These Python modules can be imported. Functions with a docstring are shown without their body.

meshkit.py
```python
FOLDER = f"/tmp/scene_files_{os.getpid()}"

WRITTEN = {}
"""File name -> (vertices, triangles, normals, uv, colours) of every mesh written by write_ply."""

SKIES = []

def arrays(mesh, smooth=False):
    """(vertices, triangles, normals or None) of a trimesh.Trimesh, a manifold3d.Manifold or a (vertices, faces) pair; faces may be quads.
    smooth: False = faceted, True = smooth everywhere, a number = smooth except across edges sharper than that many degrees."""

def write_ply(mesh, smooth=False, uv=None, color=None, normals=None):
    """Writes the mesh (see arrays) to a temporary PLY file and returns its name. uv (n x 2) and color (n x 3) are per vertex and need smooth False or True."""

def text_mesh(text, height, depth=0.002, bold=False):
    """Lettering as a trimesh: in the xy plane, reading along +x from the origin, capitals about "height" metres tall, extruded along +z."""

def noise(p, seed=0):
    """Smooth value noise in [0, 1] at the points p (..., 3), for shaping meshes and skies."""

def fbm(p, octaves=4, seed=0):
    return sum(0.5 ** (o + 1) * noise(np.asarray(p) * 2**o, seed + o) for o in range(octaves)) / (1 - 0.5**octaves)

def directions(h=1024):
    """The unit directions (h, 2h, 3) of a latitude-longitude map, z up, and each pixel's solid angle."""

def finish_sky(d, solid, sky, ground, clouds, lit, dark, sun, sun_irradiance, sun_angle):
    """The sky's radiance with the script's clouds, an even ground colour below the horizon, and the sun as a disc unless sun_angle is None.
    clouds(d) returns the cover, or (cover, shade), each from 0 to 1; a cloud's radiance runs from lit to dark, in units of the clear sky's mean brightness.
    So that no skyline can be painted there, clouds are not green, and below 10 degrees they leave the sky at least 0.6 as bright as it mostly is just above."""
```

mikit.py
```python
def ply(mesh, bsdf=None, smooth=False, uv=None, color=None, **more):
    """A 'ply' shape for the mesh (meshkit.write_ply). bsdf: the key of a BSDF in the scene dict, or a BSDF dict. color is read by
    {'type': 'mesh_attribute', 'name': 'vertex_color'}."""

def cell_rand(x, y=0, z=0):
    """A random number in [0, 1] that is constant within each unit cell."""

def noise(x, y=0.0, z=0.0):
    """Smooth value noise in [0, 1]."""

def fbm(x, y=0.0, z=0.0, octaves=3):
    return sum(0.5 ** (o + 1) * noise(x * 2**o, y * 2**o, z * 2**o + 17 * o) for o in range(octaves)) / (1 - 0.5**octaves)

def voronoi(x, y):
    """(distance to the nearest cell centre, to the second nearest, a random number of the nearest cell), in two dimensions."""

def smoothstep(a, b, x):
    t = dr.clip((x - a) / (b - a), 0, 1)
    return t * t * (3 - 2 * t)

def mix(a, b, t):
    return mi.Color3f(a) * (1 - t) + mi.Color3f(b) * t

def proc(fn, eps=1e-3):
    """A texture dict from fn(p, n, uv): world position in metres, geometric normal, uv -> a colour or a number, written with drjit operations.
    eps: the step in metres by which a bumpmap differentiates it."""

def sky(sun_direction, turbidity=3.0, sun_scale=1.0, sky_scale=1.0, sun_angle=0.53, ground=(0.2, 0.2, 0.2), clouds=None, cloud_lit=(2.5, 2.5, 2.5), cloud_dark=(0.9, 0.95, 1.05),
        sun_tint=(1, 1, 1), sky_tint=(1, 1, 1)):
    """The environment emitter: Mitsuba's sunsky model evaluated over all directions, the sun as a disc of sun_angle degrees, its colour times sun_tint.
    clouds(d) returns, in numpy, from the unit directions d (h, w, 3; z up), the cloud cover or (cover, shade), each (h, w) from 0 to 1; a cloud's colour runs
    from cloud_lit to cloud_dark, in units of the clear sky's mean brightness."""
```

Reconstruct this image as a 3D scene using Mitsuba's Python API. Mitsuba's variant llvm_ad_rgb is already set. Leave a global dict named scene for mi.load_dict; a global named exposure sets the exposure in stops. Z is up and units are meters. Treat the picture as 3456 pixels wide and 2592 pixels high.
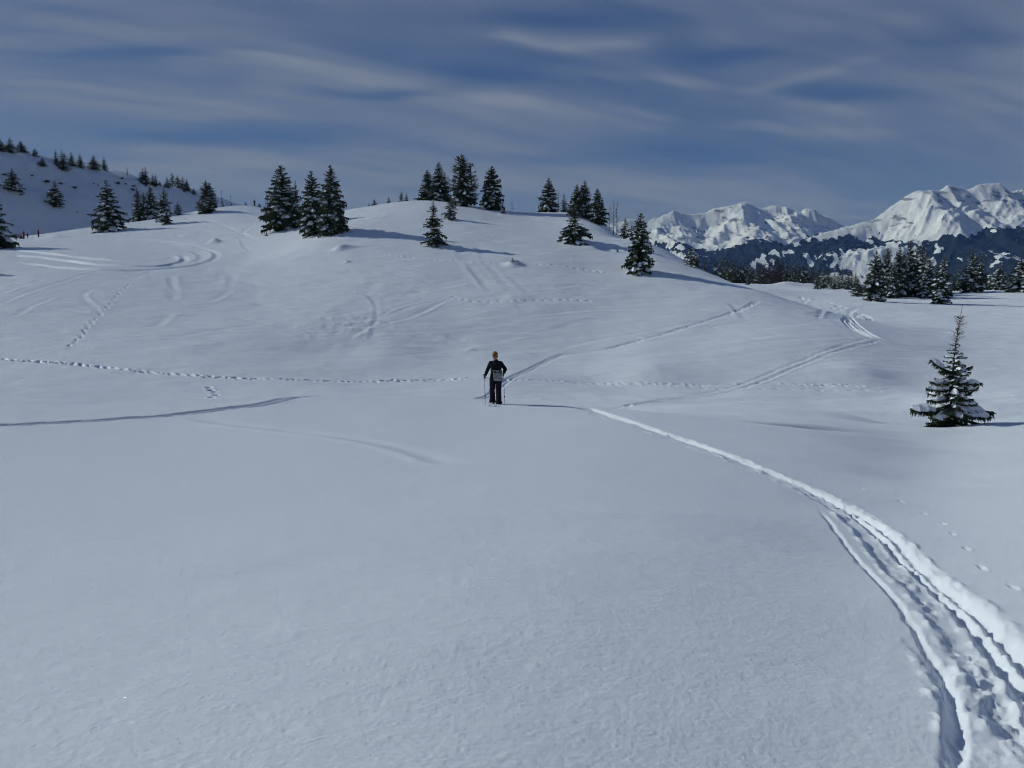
import math
import numpy as np
import trimesh
import manifold3d as m3
from scipy.interpolate import RBFInterpolator, RectBivariateSpline, splprep, splev
from scipy.spatial import cKDTree
import mitsuba as mi
import drjit as dr
import mikit, meshkit
from mikit import noise, fbm, smoothstep, mix

T = mi.ScalarTransform4f
scene, labels = {}, {}

# ---------------------------------------------------------------- camera, sky, air, exposure
EYE = (0.0, 0.0, 1.62)
PITCH = math.atan(229.5 / 1770.0)
scene['camera'] = {'type': 'perspective', 'fov': 64.0, 'fov_axis': 'x', 'near_clip': 0.1, 'far_clip': 40000.0,
                   'to_world': T().look_at(origin=list(EYE), target=[0, math.cos(PITCH), EYE[2] - math.sin(PITCH)], up=[0, 0, 1]),
                   'medium': {'type': 'ref', 'id': 'air'}}
exposure = 0.90
SUN_AZ, SUN_EL = math.radians(-66.0), math.radians(29.0)      # azimuth from the view direction (+y), towards -x
SUN = (math.sin(SUN_AZ) * math.cos(SUN_EL), math.cos(SUN_AZ) * math.cos(SUN_EL), math.sin(SUN_EL))


# long wisps (path on the cloud layer, width) and clear lanes (centre, sizes)
STREAKS = [([[0.15, 2.89], [0.65, 3.03], [1.37, 3.29]], 0.05), ([[-0.03, 2.58], [0.09, 2.69]], 0.035), ([[0.14, 2.7], [0.41, 2.65]], 0.05), ([[0.89, 3.05], [1.16, 2.71]], 0.05), ([[-2.08, 3.59], [-1.81, 3.64]], 0.1), ([[-1.7, 3.78], [-1.19, 3.96]], 0.1), ([[-1.98, 4.2], [-1.16, 4.17]], 0.14), ([[-0.57, 3.05], [-0.01, 3.22], [0.56, 3.48]], 0.12), ([[0.95, 3.52], [1.56, 3.59]], 0.1), ([[-1.34, 2.46], [-0.61, 2.75]], 0.16), ([[-1.74, 2.9], [-0.92, 3.33]], 0.2), ([[1.13, 2.49], [1.57, 2.61]], 0.12)]
GAPS = [(-0.04, 2.97, 0.22, 0.14), (-0.46, 3.16, 0.25, 0.1), (0.68, 2.75, 0.3, 0.12), (1.35, 2.57, 0.25, 0.1), (-1.14, 2.71, 0.3, 0.1), (1.22, 3.1, 0.3, 0.12), (0.06, 2.43, 0.4, 0.12), (-1.25, 3.63, 0.7, 0.2), (0.86, 3.99, 0.6, 0.3)]


def cirrus(d):
    """Thin streaked cirrus on a flat layer high above."""
    x, y, z = d[..., 0], d[..., 1], np.maximum(d[..., 2], 0.0)
    u, v = x / (z + 0.10), y / (z + 0.10)
    def f(px, py, o, s):
        return meshkit.fbm(np.stack([px, py, np.full_like(px, 3.7 * s)], -1), o, s)
    w = f(u * 0.6, v * 0.6, 4, 5) - 0.5
    w2 = f(u * 2.1, v * 2.1, 3, 6) - 0.5
    a, b = u * 0.87 + v * 0.49, -u * 0.49 + v * 0.87               # streak direction and across it
    veil = f(a * 0.35 + w, b * 0.8 + w * 1.6, 5, 1)
    thread = f(a * 1.0 + 1.6 * w + 0.5 * w2, b * 4.2 + 2.6 * w + 0.8 * w2, 5, 2)
    fibre = f(a * 2.2 + 2.0 * w + w2, b * 15 + 5 * w + 3 * w2, 5, 3)
    c = 0.15 + np.clip((veil - 0.25) / 0.42, 0, 1) * 0.42 + np.clip((thread - 0.34) / 0.4, 0, 1) * 0.40 * np.clip((veil - 0.2) / 0.25, 0.2, 1) + 0.34 * (fibre - 0.5) * np.clip(veil * 2, 0, 1)
    for line, wide in STREAKS:
        for p, q in zip(line[:-1], line[1:]):
            p, q = np.array(p), np.array(q)
            L = np.linalg.norm(q - p)
            t = ((u - p[0]) * (q[0] - p[0]) + (v - p[1]) * (q[1] - p[1])) / L ** 2
            e = ((u - p[0]) * (q[1] - p[1]) - (v - p[1]) * (q[0] - p[0])) / L + 0.10 * w2 + 0.05 * (fibre - 0.5)
            c = c + 0.30 * np.exp(-(e / wide) ** 2) * np.clip(np.minimum(t + 0.25, 1.25 - t) / 0.3, 0, 1) * np.clip(0.3 + 1.6 * (fibre - 0.2), 0, 1.2)
    for cu, cv, su, sv in GAPS:
        c = c * (1 - 0.75 * np.exp(-((u - cu + 0.3 * w2) / su) ** 2 - ((v - cv + 0.3 * w2) / sv) ** 2))
    c = c * (1 - 0.85 * np.clip((z - 0.32) / 0.25, 0, 1))             # clearer towards the zenith
    return np.clip(c, 0, 0.95)


scene['sky'] = mikit.sky(SUN, turbidity=2.6, clouds=cirrus, cloud_lit=(2.75, 3.35, 4.5), cloud_dark=(1.6, 1.9, 2.5), ground=(0.75, 0.78, 0.82),
                         sky_scale=0.27, sky_tint=(0.63, 1.06, 1.90), sun_tint=(0.73, 1.02, 1.57))

scene['air'] = {'type': 'homogeneous', 'albedo': {'type': 'rgb', 'value': [0.95, 0.95, 0.95]},
                'sigma_t': {'type': 'rgb', 'value': [0.5e-5, 0.95e-5, 2.5e-5]}}
scene['haze'] = {'type': 'cube', 'to_world': T().translate([0, 0, 350]).scale([19000, 19000, 1450]), 'bsdf': {'type': 'null'},
                 'interior': {'type': 'ref', 'id': 'air'}}
labels['haze'] = {'label': 'thin blue mountain air over the whole view', 'kind': 'stuff'}

# ---------------------------------------------------------------- materials
def principled(c, rough=0.8, spec=0.3, **more):
    col = c if isinstance(c, dict) else {'type': 'rgb', 'value': list(c)}
    return {'type': 'principled', 'base_color': col, 'roughness': rough, 'specular': spec, **more}


def two(b):
    return {'type': 'twosided', 'bsdf': b}


def snow_grain(p, n, uv):
    a = noise(p.x * 14, p.y * 14, p.z * 14) * 0.0036
    b = noise(p.x * 43, p.y * 43, p.z * 43) * 0.0031
    c = noise(p.x * 125 + 7, p.y * 125, p.z * 125) * 0.0013
    return a + b + c


scene['snow'] = {'type': 'bumpmap', 'arbitrary': mikit.proc(snow_grain, 2e-3), 'scale': 1.0,
                 'bsdf': two(principled((0.86, 0.88, 0.90), 0.55, 0.35))}
scene['tree_snow'] = two(principled((0.86, 0.88, 0.90), 0.6, 0.3))


def needle_tone(p, n, uv):
    v = fbm(p.x * 3.1, p.y * 3.1, p.z * 3.1)
    return mix((0.024, 0.036, 0.018), (0.055, 0.072, 0.036), v)


def bark_tone(p, n, uv):
    v = fbm(p.x * 22, p.y * 22, p.z * 5)
    return mix((0.050, 0.034, 0.026), (0.13, 0.095, 0.075), v)


scene['needles'] = two(principled(mikit.proc(needle_tone), 0.7, 0.3))
scene['bark'] = two(principled(mikit.proc(bark_tone), 0.9, 0.2))
scene['twigs'] = two(principled((0.085, 0.055, 0.045), 0.9, 0.2))
scene['larch_twigs'] = two(principled((0.070, 0.050, 0.040), 0.9, 0.2))
scene['young_shoots'] = two(principled((0.12, 0.050, 0.040), 0.8, 0.2))


def stone(p, n, uv):
    return mix((0.10, 0.09, 0.085), (0.22, 0.20, 0.19), fbm(p.x * 4, p.y * 4, p.z * 4, 4))


scene['stone'] = principled(mikit.proc(stone), 0.9, 0.2)


def put(key, mesh, bsdf, smooth=False, **kw):
    scene[key] = mikit.ply(mesh, bsdf, smooth=smooth, **kw)


def numbered(name, used={}):
    used[name] = used.get(name, -1) + 1
    return name if used[name] == 0 else f'{name}_{used[name]:03d}'


# ---------------------------------------------------------------- terrain: survey points (x, y, z) in metres
SURVEY = np.array([(-2.84, 3.1, -0.48), (-5.69, 6.2, -0.92), (-9.1, 9.92, -1.41), (-12.8, 13.95, -1.88), (-17.07, 18.6, -2.35), (-21.05, 22.94, -2.7), (-24.46, 26.66, -2.93), (-26.74, 29.14, -3.04), (-28.02, 30.54, -3.08), (-28.9, 31.5, -3.17), (-30.46, 33.2, -3.64), (-32.57, 35.5, -4.17), (-35.78, 39, -4.65), (-1.9, 3, -0.45), (-3.79, 6, -0.87), (-6.07, 9.6, -1.33), (-8.53, 13.5, -1.78), (-11.37, 18, -2.22), (-14.03, 22.2, -2.55), (-16.3, 25.8, -2.77), (-17.82, 28.2, -2.87), (-18.67, 29.55, -2.91), (-19.27, 30.5, -3), (-20.34, 32.2, -3.47), (-21.8, 34.5, -4), (-24.01, 38, -4.48), (-1.19, 2.95, -0.43), (-2.38, 5.9, -0.82), (-3.81, 9.44, -1.26), (-5.35, 13.28, -1.68), (-7.14, 17.7, -2.1), (-8.8, 21.83, -2.41), (-10.23, 25.37, -2.62), (-11.18, 27.73, -2.71), (-11.72, 29.06, -2.75), (-12.1, 30, -2.84), (-12.78, 31.7, -3.3), (-13.71, 34, -3.82), (-15.12, 37.5, -4.29), (-1.41, 5.8, -0.78), (-2.26, 9.28, -1.19), (-3.17, 13.05, -1.59), (-4.23, 17.4, -1.98), (-5.22, 21.46, -2.27), (-6.06, 24.94, -2.47), (-6.63, 27.26, -2.56), (-6.95, 28.56, -2.59), (-7.17, 29.5, -2.68), (-7.59, 31.2, -3.14), (-8.15, 33.5, -3.65), (-9, 37, -4.11), (-0.11, 2.84, -0.4), (-0.21, 5.68, -0.77), (-0.34, 9.09, -1.18), (-0.48, 12.78, -1.58), (-0.64, 17.04, -1.97), (-0.79, 21.02, -2.27), (-0.92, 24.42, -2.46), (-1.01, 26.7, -2.55), (-1.05, 27.97, -2.59), (-1.09, 28.9, -2.68), (-1.15, 30.6, -3.14), (-1.24, 32.9, -3.66), (-1.37, 36.4, -4.13), (0.44, 5.3, -0.74), (0.7, 8.48, -1.14), (0.98, 11.92, -1.52), (1.31, 15.9, -1.9), (1.61, 19.61, -2.18), (1.88, 22.79, -2.37), (2.05, 24.91, -2.46), (2.15, 26.1, -2.49), (2.22, 27, -2.58), (2.36, 28.7, -3.06), (2.55, 31, -3.59), (2.84, 34.5, -4.09), (0.5, 2.55, -0.4), (1.61, 8.16, -1.18), (2.26, 11.48, -1.57), (3.01, 15.3, -1.96), (3.71, 18.87, -2.25), (4.32, 21.93, -2.45), (4.72, 23.97, -2.54), (4.94, 25.12, -2.57), (5.12, 26, -2.67), (5.45, 27.7, -3), (5.91, 30, -3.32), (6.59, 33.5, -3.69), (1.5, 4.9, -0.82), (2.4, 7.84, -1.25), (3.37, 11.02, -1.67), (4.5, 14.7, -2.08), (5.55, 18.13, -2.4), (6.45, 21.07, -2.6), (7.05, 23.03, -2.7), (7.39, 24.13, -2.73), (7.65, 25, -2.84), (7.96, 26, -3.01), (8.42, 27.5, -3.15), (9.34, 30.5, -3.45), (10.56, 34.5, -3.87), (4.14, 11.02, -1.78), (5.52, 14.7, -2.23), (6.8, 18.13, -2.56), (7.91, 21.07, -2.78), (8.64, 23.03, -2.88), (9.06, 24.13, -2.92), (9.38, 25, -3.03), (9.76, 26, -3.17), (10.32, 27.5, -3.3), (11.44, 30.5, -3.62), (12.95, 34.5, -4.03), (2.18, 5.1, -0.95), (3.48, 8.16, -1.45), (4.9, 11.48, -1.93), (6.53, 15.3, -2.41), (8.06, 18.87, -2.77), (9.36, 21.93, -3.01), (10.24, 23.97, -3.12), (10.73, 25.12, -3.16), (11.1, 26, -3.27), (11.53, 27, -3.45), (12.17, 28.5, -3.59), (13.45, 31.5, -3.94), (15.16, 35.5, -4.4), (1.5, 3, -0.6), (3.01, 6, -1.15), (4.81, 9.6, -1.76), (6.77, 13.5, -2.35), (9.02, 18, -2.94), (11.13, 22.2, -3.37), (12.93, 25.8, -3.66), (14.14, 28.2, -3.8), (14.81, 29.55, -3.85), (15.29, 30.5, -3.96), (16.14, 32.2, -4.41), (17.29, 34.5, -4.88), (19.05, 38, -5.42), (5.65, 9.92, -1.8), (7.95, 13.95, -2.41), (10.6, 18.6, -3.01), (13.07, 22.94, -3.46), (15.19, 26.66, -3.75), (16.61, 29.14, -3.89), (17.4, 30.54, -3.94), (17.95, 31.5, -4.05), (18.92, 33.2, -4.57), (20.23, 35.5, -5.16), (22.23, 39, -5.74), (3.93, 6.2, -1.15), (6.29, 9.92, -1.75), (8.84, 13.95, -2.34), (11.79, 18.6, -2.92), (14.54, 22.94, -3.36), (16.9, 26.66, -3.65), (18.47, 29.14, -3.78), (19.35, 30.54, -3.83), (19.97, 31.5, -3.94), (21.04, 33.2, -4.45), (22.5, 35.5, -5.03), (24.72, 39, -5.6), (2.74, 3.2, -0.61), (5.48, 6.4, -1.17), (8.76, 10.24, -1.79), (12.32, 14.4, -2.39), (16.43, 19.2, -2.99), (20.27, 23.68, -3.43), (23.55, 27.52, -3.72), (25.74, 30.08, -3.86), (26.98, 31.52, -3.91), (27.82, 32.5, -4.02), (29.27, 34.2, -4.53), (31.24, 36.5, -5.1), (34.23, 40, -5.66), (0, 0, 0), (-4, 0, 0.05), (4, 0, -0.1), (0, -10, 0.3), (-15, -12, 0.8), (15, -12, -0.3), (-60, -40, 2), (60, -40, 0), (0, -80, 2), (-150, -60, 8), (150, -60, -4), (-250, -250, 20), (250, -250, -10), (0, -300, 10), (-350, 0, 15), (350, 0, -15), (-42.98, 50, -5.6), (-49.23, 57.5, -4.86), (-57.96, 68, -3.72), (-71.24, 84, -1.66), (-86.16, 102, 0.77), (-102.79, 122, 2.97), (-121.95, 145, 5.23), (-138.67, 165, 6.64), (-30.93, 49, -5.45), (-35.26, 56, -5.34), (-39.85, 63.5, -4.63), (-45.01, 72, -3.22), (-52.28, 84, -1.19), (-60.77, 98, 1.08), (-71.13, 115, 3.21), (-84.58, 137, 5.56), (-98.65, 160, 7.81), (-109.67, 178, 9.49), (-25.85, 50, -5.51), (-31.14, 60.5, -4.86), (-35.87, 70, -3.48), (-41.84, 82, -1.59), (-48.29, 95, 0.56), (-55.76, 110, 2.84), (-65.75, 130, 5.22), (-80.75, 160, 8.69), (-93.75, 186, 11.68), (-100.73, 200, 13.69), (-20.54, 51, -5.54), (-23.48, 58.5, -4.98), (-27.17, 68, -3.72), (-31.83, 80, -1.96), (-36.87, 93, 0.07), (-42.67, 108, 2.52), (-50.45, 128, 5.16), (-58.99, 150, 8.25), (-70.64, 180, 12.53), (-79.55, 203, 16.15), (-84.2, 215, 18.12), (-16.17, 51, -5.45), (-18.49, 58.5, -4.98), (-21.4, 68, -3.72), (-25.07, 80, -1.96), (-28.12, 90, -0.39), (-31.77, 102, 1.62), (-36.65, 118, 4.24), (-42.74, 138, 7.72), (-50.07, 162, 11.44), (-59.85, 194, 16.03), (-69.63, 226, 20.75), (-11.37, 51, -5.36), (-12.68, 57, -5.3), (-14.74, 66.5, -4.47), (-16.55, 75, -2.58), (-19.11, 87, -0.32), (-21.67, 99, 2.17), (-24.21, 111, 5.3), (-26.54, 122, 8.15), (-30.41, 140, 10.87), (-36.44, 168, 14.37), (-7.3, 52, -5.59), (-7.98, 57, -5.46), (-9.27, 66.5, -4.47), (-10.68, 77, -2.26), (-12.56, 91, 0.61), (-14.29, 104, 3.92), (-16.16, 118, 7.48), (-18.03, 132, 10.71), (-20.18, 148, 13.98), (-21.52, 158, 15.76), (-4.98, 52, -5.59), (-5.45, 57, -5.46), (-6.43, 67.5, -4.57), (-7.48, 79, -1.91), (-8.85, 94, 1.36), (-10.31, 110, 5.51), (-11.67, 125, 9.4), (-13.04, 140, 12.78), (-14.51, 156, 15.92), (-2.21, 51, -5.54), (-2.47, 57, -5.46), (-2.91, 67.5, -4.57), (-3.38, 79, -1.91), (-4, 94, 1.36), (-4.66, 110, 5.51), (-5.24, 124, 9), (-5.9, 140, 12.25), (-6.53, 155, 14.74), (0, 51, -5.59), (0, 57, -5.46), (0, 67.5, -4.57), (0, 79, -1.91), (0, 94, 1.36), (0, 109, 5.24), (0, 122, 8.15), (0, 138, 11.04), (0, 154, 13.48), (2.79, 52, -5.74), (3.05, 57, -5.56), (3.6, 67.5, -4.64), (4.13, 78, -2.31), (4.8, 91, 0.61), (5.46, 104, 3.92), (6.18, 118, 7.16), (7.1, 136, 10.39), (7.93, 152, 12.87), (5.76, 52, -5.74), (6.3, 57, -5.69), (7.32, 66.5, -4.74), (8.43, 77, -2.69), (9.59, 88, -0.34), (10.75, 99, 2.17), (11.91, 110, 4.97), (13.18, 122, 7.68), (14.56, 135, 9.81), (15.73, 146, 11.43), (8.72, 52, -5.74), (9.78, 58.5, -4.98), (11.08, 66.5, -4.36), (12.61, 76, -2.63), (14.22, 86, -0.78), (15.81, 96, 1.62), (17.41, 106, 3.97), (19.17, 117, 6.41), (11.99, 52, -5.74), (12.88, 56, -5.5), (14.33, 62.5, -4.71), (16.44, 72, -3.22), (18.43, 81, -1.55), (20.85, 92, 0.6), (23.51, 104, 2.6), (15.84, 52, -5.74), (17.03, 56, -5.5), (18.35, 60.5, -4.86), (20.25, 67, -3.64), (23.19, 77, -2.26), (25.82, 86, -0.78), (27.88, 93, 0.22), (19.69, 53, -5.88), (20.76, 56, -5.5), (22.37, 60.5, -4.86), (24.69, 67, -3.64), (27.55, 75, -2.58), (30.08, 82, -1.95), (21.82, 50, -5.97), (23.1, 53, -5.88), (25.41, 58.5, -4.98), (28.36, 65.5, -4.27), (31.1, 72, -3.43), (24.39, 50, -5.89), (27.73, 57, -5.79), (30.32, 62.5, -5.07), (33.86, 70, -4.28), (45.79, 95, -3.7), (61.51, 128, -2.67), (82.52, 172, -1.93), (26.41, 49, -5.65), (30.66, 57, -5.79), (34.05, 63.5, -5.18), (39.57, 74, -4.61), (51.68, 97, -3.81), (66.44, 125, -3.13), (83.83, 158, -2.17), (95.41, 180, -1.39), (28.6, 49, -5.65), (32.61, 56, -5.66), (37.45, 64.5, -5.28), (43.99, 76, -4.78), (56.52, 98, -3.86), (75.91, 132, -2.8), (98.68, 172, -0.97), (30.32, 48, -5.5), (35.29, 56, -5.66), (40.52, 64.5, -5.28), (47.61, 76, -4.78), (61.17, 98, -3.86), (84.02, 135, -2.9), (106.81, 172, -1.25), (40.95, 48, -5.5), (53.08, 62.5, -5.43), (67.65, 80, -4.67), (88.46, 105, -3.66), (117.61, 140, -2.28), (151, 180, -1.39), (56.93, 190, -0.49), (44.97, 150, -0.63), (71.53, 205, -0.32), (52.43, 150, -1.72), (42.7, 122, -2.46), (75.25, 196, -1.11), (48.42, 124, -2.53), (77.89, 188, -1.21), (42.52, 100, -3.41), (49.22, 110, -3.3), (60.14, 140, -2.28), (80.5, 175, -1.69), (50.92, 200, 0.29), (42.03, 165, -0.03), (45.29, 205, 0.25), (-127.03, 205, 10.2), (-114.21, 225, 11.5), (-96.91, 245, 14), (-79.44, 255, 15.5), (-93.45, 300, 10), (-43.81, 200, 12.5), (-54.77, 250, 10), (-25.5, 185, 14), (-17.41, 185, 13), (-21.65, 230, 6), (-7.66, 180, 11.5), (0, 180, 9.5), (0, 230, 4), (9.48, 180, 7.5), (18.48, 170, 5), (23.91, 220, 0), (23.06, 140, 3), (29.65, 180, 0), (28.29, 125, 1), (36.22, 160, -0.8), (33.51, 112, -1.3), (36.47, 100, -3), (55.19, 250, -5), (83.2, 250, -5), (100.04, 240, -6), (107.69, 215, -3), (131.78, 215, -3.5), (184.15, 220, -5), (-160.32, 190, 10), (-219.38, 260, 10), (-161.11, 260, 9.8), (-135.48, 300, 11), (-17.82, 300, -8), (49.42, 300, -18), (99.84, 300, -20), (145.26, 290, -18), (210.25, 290, -20), (334.82, 400, -70), (210.37, 420, -80), (92.72, 420, -70), (-24.94, 420, -50), (-142.6, 420, -10), (-260.26, 420, 5)])
RIDGE = np.array([(-300.0, 39.9), (-77.7, 37.9), (-36.6, 43.0), (5.0, 44.7), (13.2, 44.9), (21.8, 43.8), (30.8, 42.9), (40.5, 42.5), (47.6, 42.7), (53.8, 42.0), (61.4, 40.6), (68.2, 39.5), (75.3, 39.1), (83.9, 39.3), (90.3, 38.3), (103.7, 36.5), (112.2, 35.6), (118.0, 34.6), (158.0, 22.6), (308.0, -20.0)])
_rbf = RBFInterpolator(SURVEY[:, :2] / 100, SURVEY[:, 2], kernel='thin_plate_spline', smoothing=1e-5, degree=1)
_gx, _gy = np.arange(-330, 331, 1.5), np.arange(-120, 470, 1.0)
_GX, _GY = np.meshgrid(_gx, _gy, indexing='ij')
_GZ = _rbf(np.c_[_GX.ravel(), _GY.ravel()] / 100).reshape(_GX.shape)
_spl = RectBivariateSpline(_gx, _gy, _GZ, kx=3, ky=3)


def base_ground(x, y):
    """Height of the smooth snow surface."""
    x, y = np.asarray(x, float), np.asarray(y, float)
    z = _spl.ev(np.clip(x, -330, 330), np.clip(y, -120, 468))
    return z - 0.12 * np.maximum(np.hypot(x, y - 100) - 330, 0)


# the hill on the left: a ridge, steep on the side away from the sun, with a bench half way down
_e, _n = np.array([0.42, 0.9075]), np.array([0.9075, -0.42])
_P0 = np.array([-175.6, 281.0])


def hill_height(x, y):
    x, y = np.asarray(x, float), np.asarray(y, float)
    t = (x - _P0[0]) * _e[0] + (y - _P0[1]) * _e[1]
    u = (x - _P0[0]) * _n[0] + (y - _P0[1]) * _n[1]
    P = np.stack([x / 26, y / 26, np.zeros_like(x)], -1)
    wob = meshkit.fbm(P, 3, 21) - 0.5
    zr = np.interp(t, RIDGE[:, 0], RIDGE[:, 1])
    u = u + 7 * wob
    bench = 28 + 0.12 * np.clip(t, -60, 60)
    front = np.where(u < 14, 0.02 * u * u, 3.92 + 0.82 * (u - 14))
    front = front - 0.62 * (np.clip(u, bench, bench + 9) - bench)
    back = 0.10 * np.abs(u) + 0.001 * u * u
    z = zr - np.where(u > 0, front, np.minimum(back, 60)) + 1.7 * (meshkit.fbm(P * 3.1, 4, 8) - 0.5)
    floor = 9.5 - 0.02 * np.maximum(y - 240, 0)
    k = 3.0
    return np.logaddexp(z / k, floor / k) * k

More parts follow.
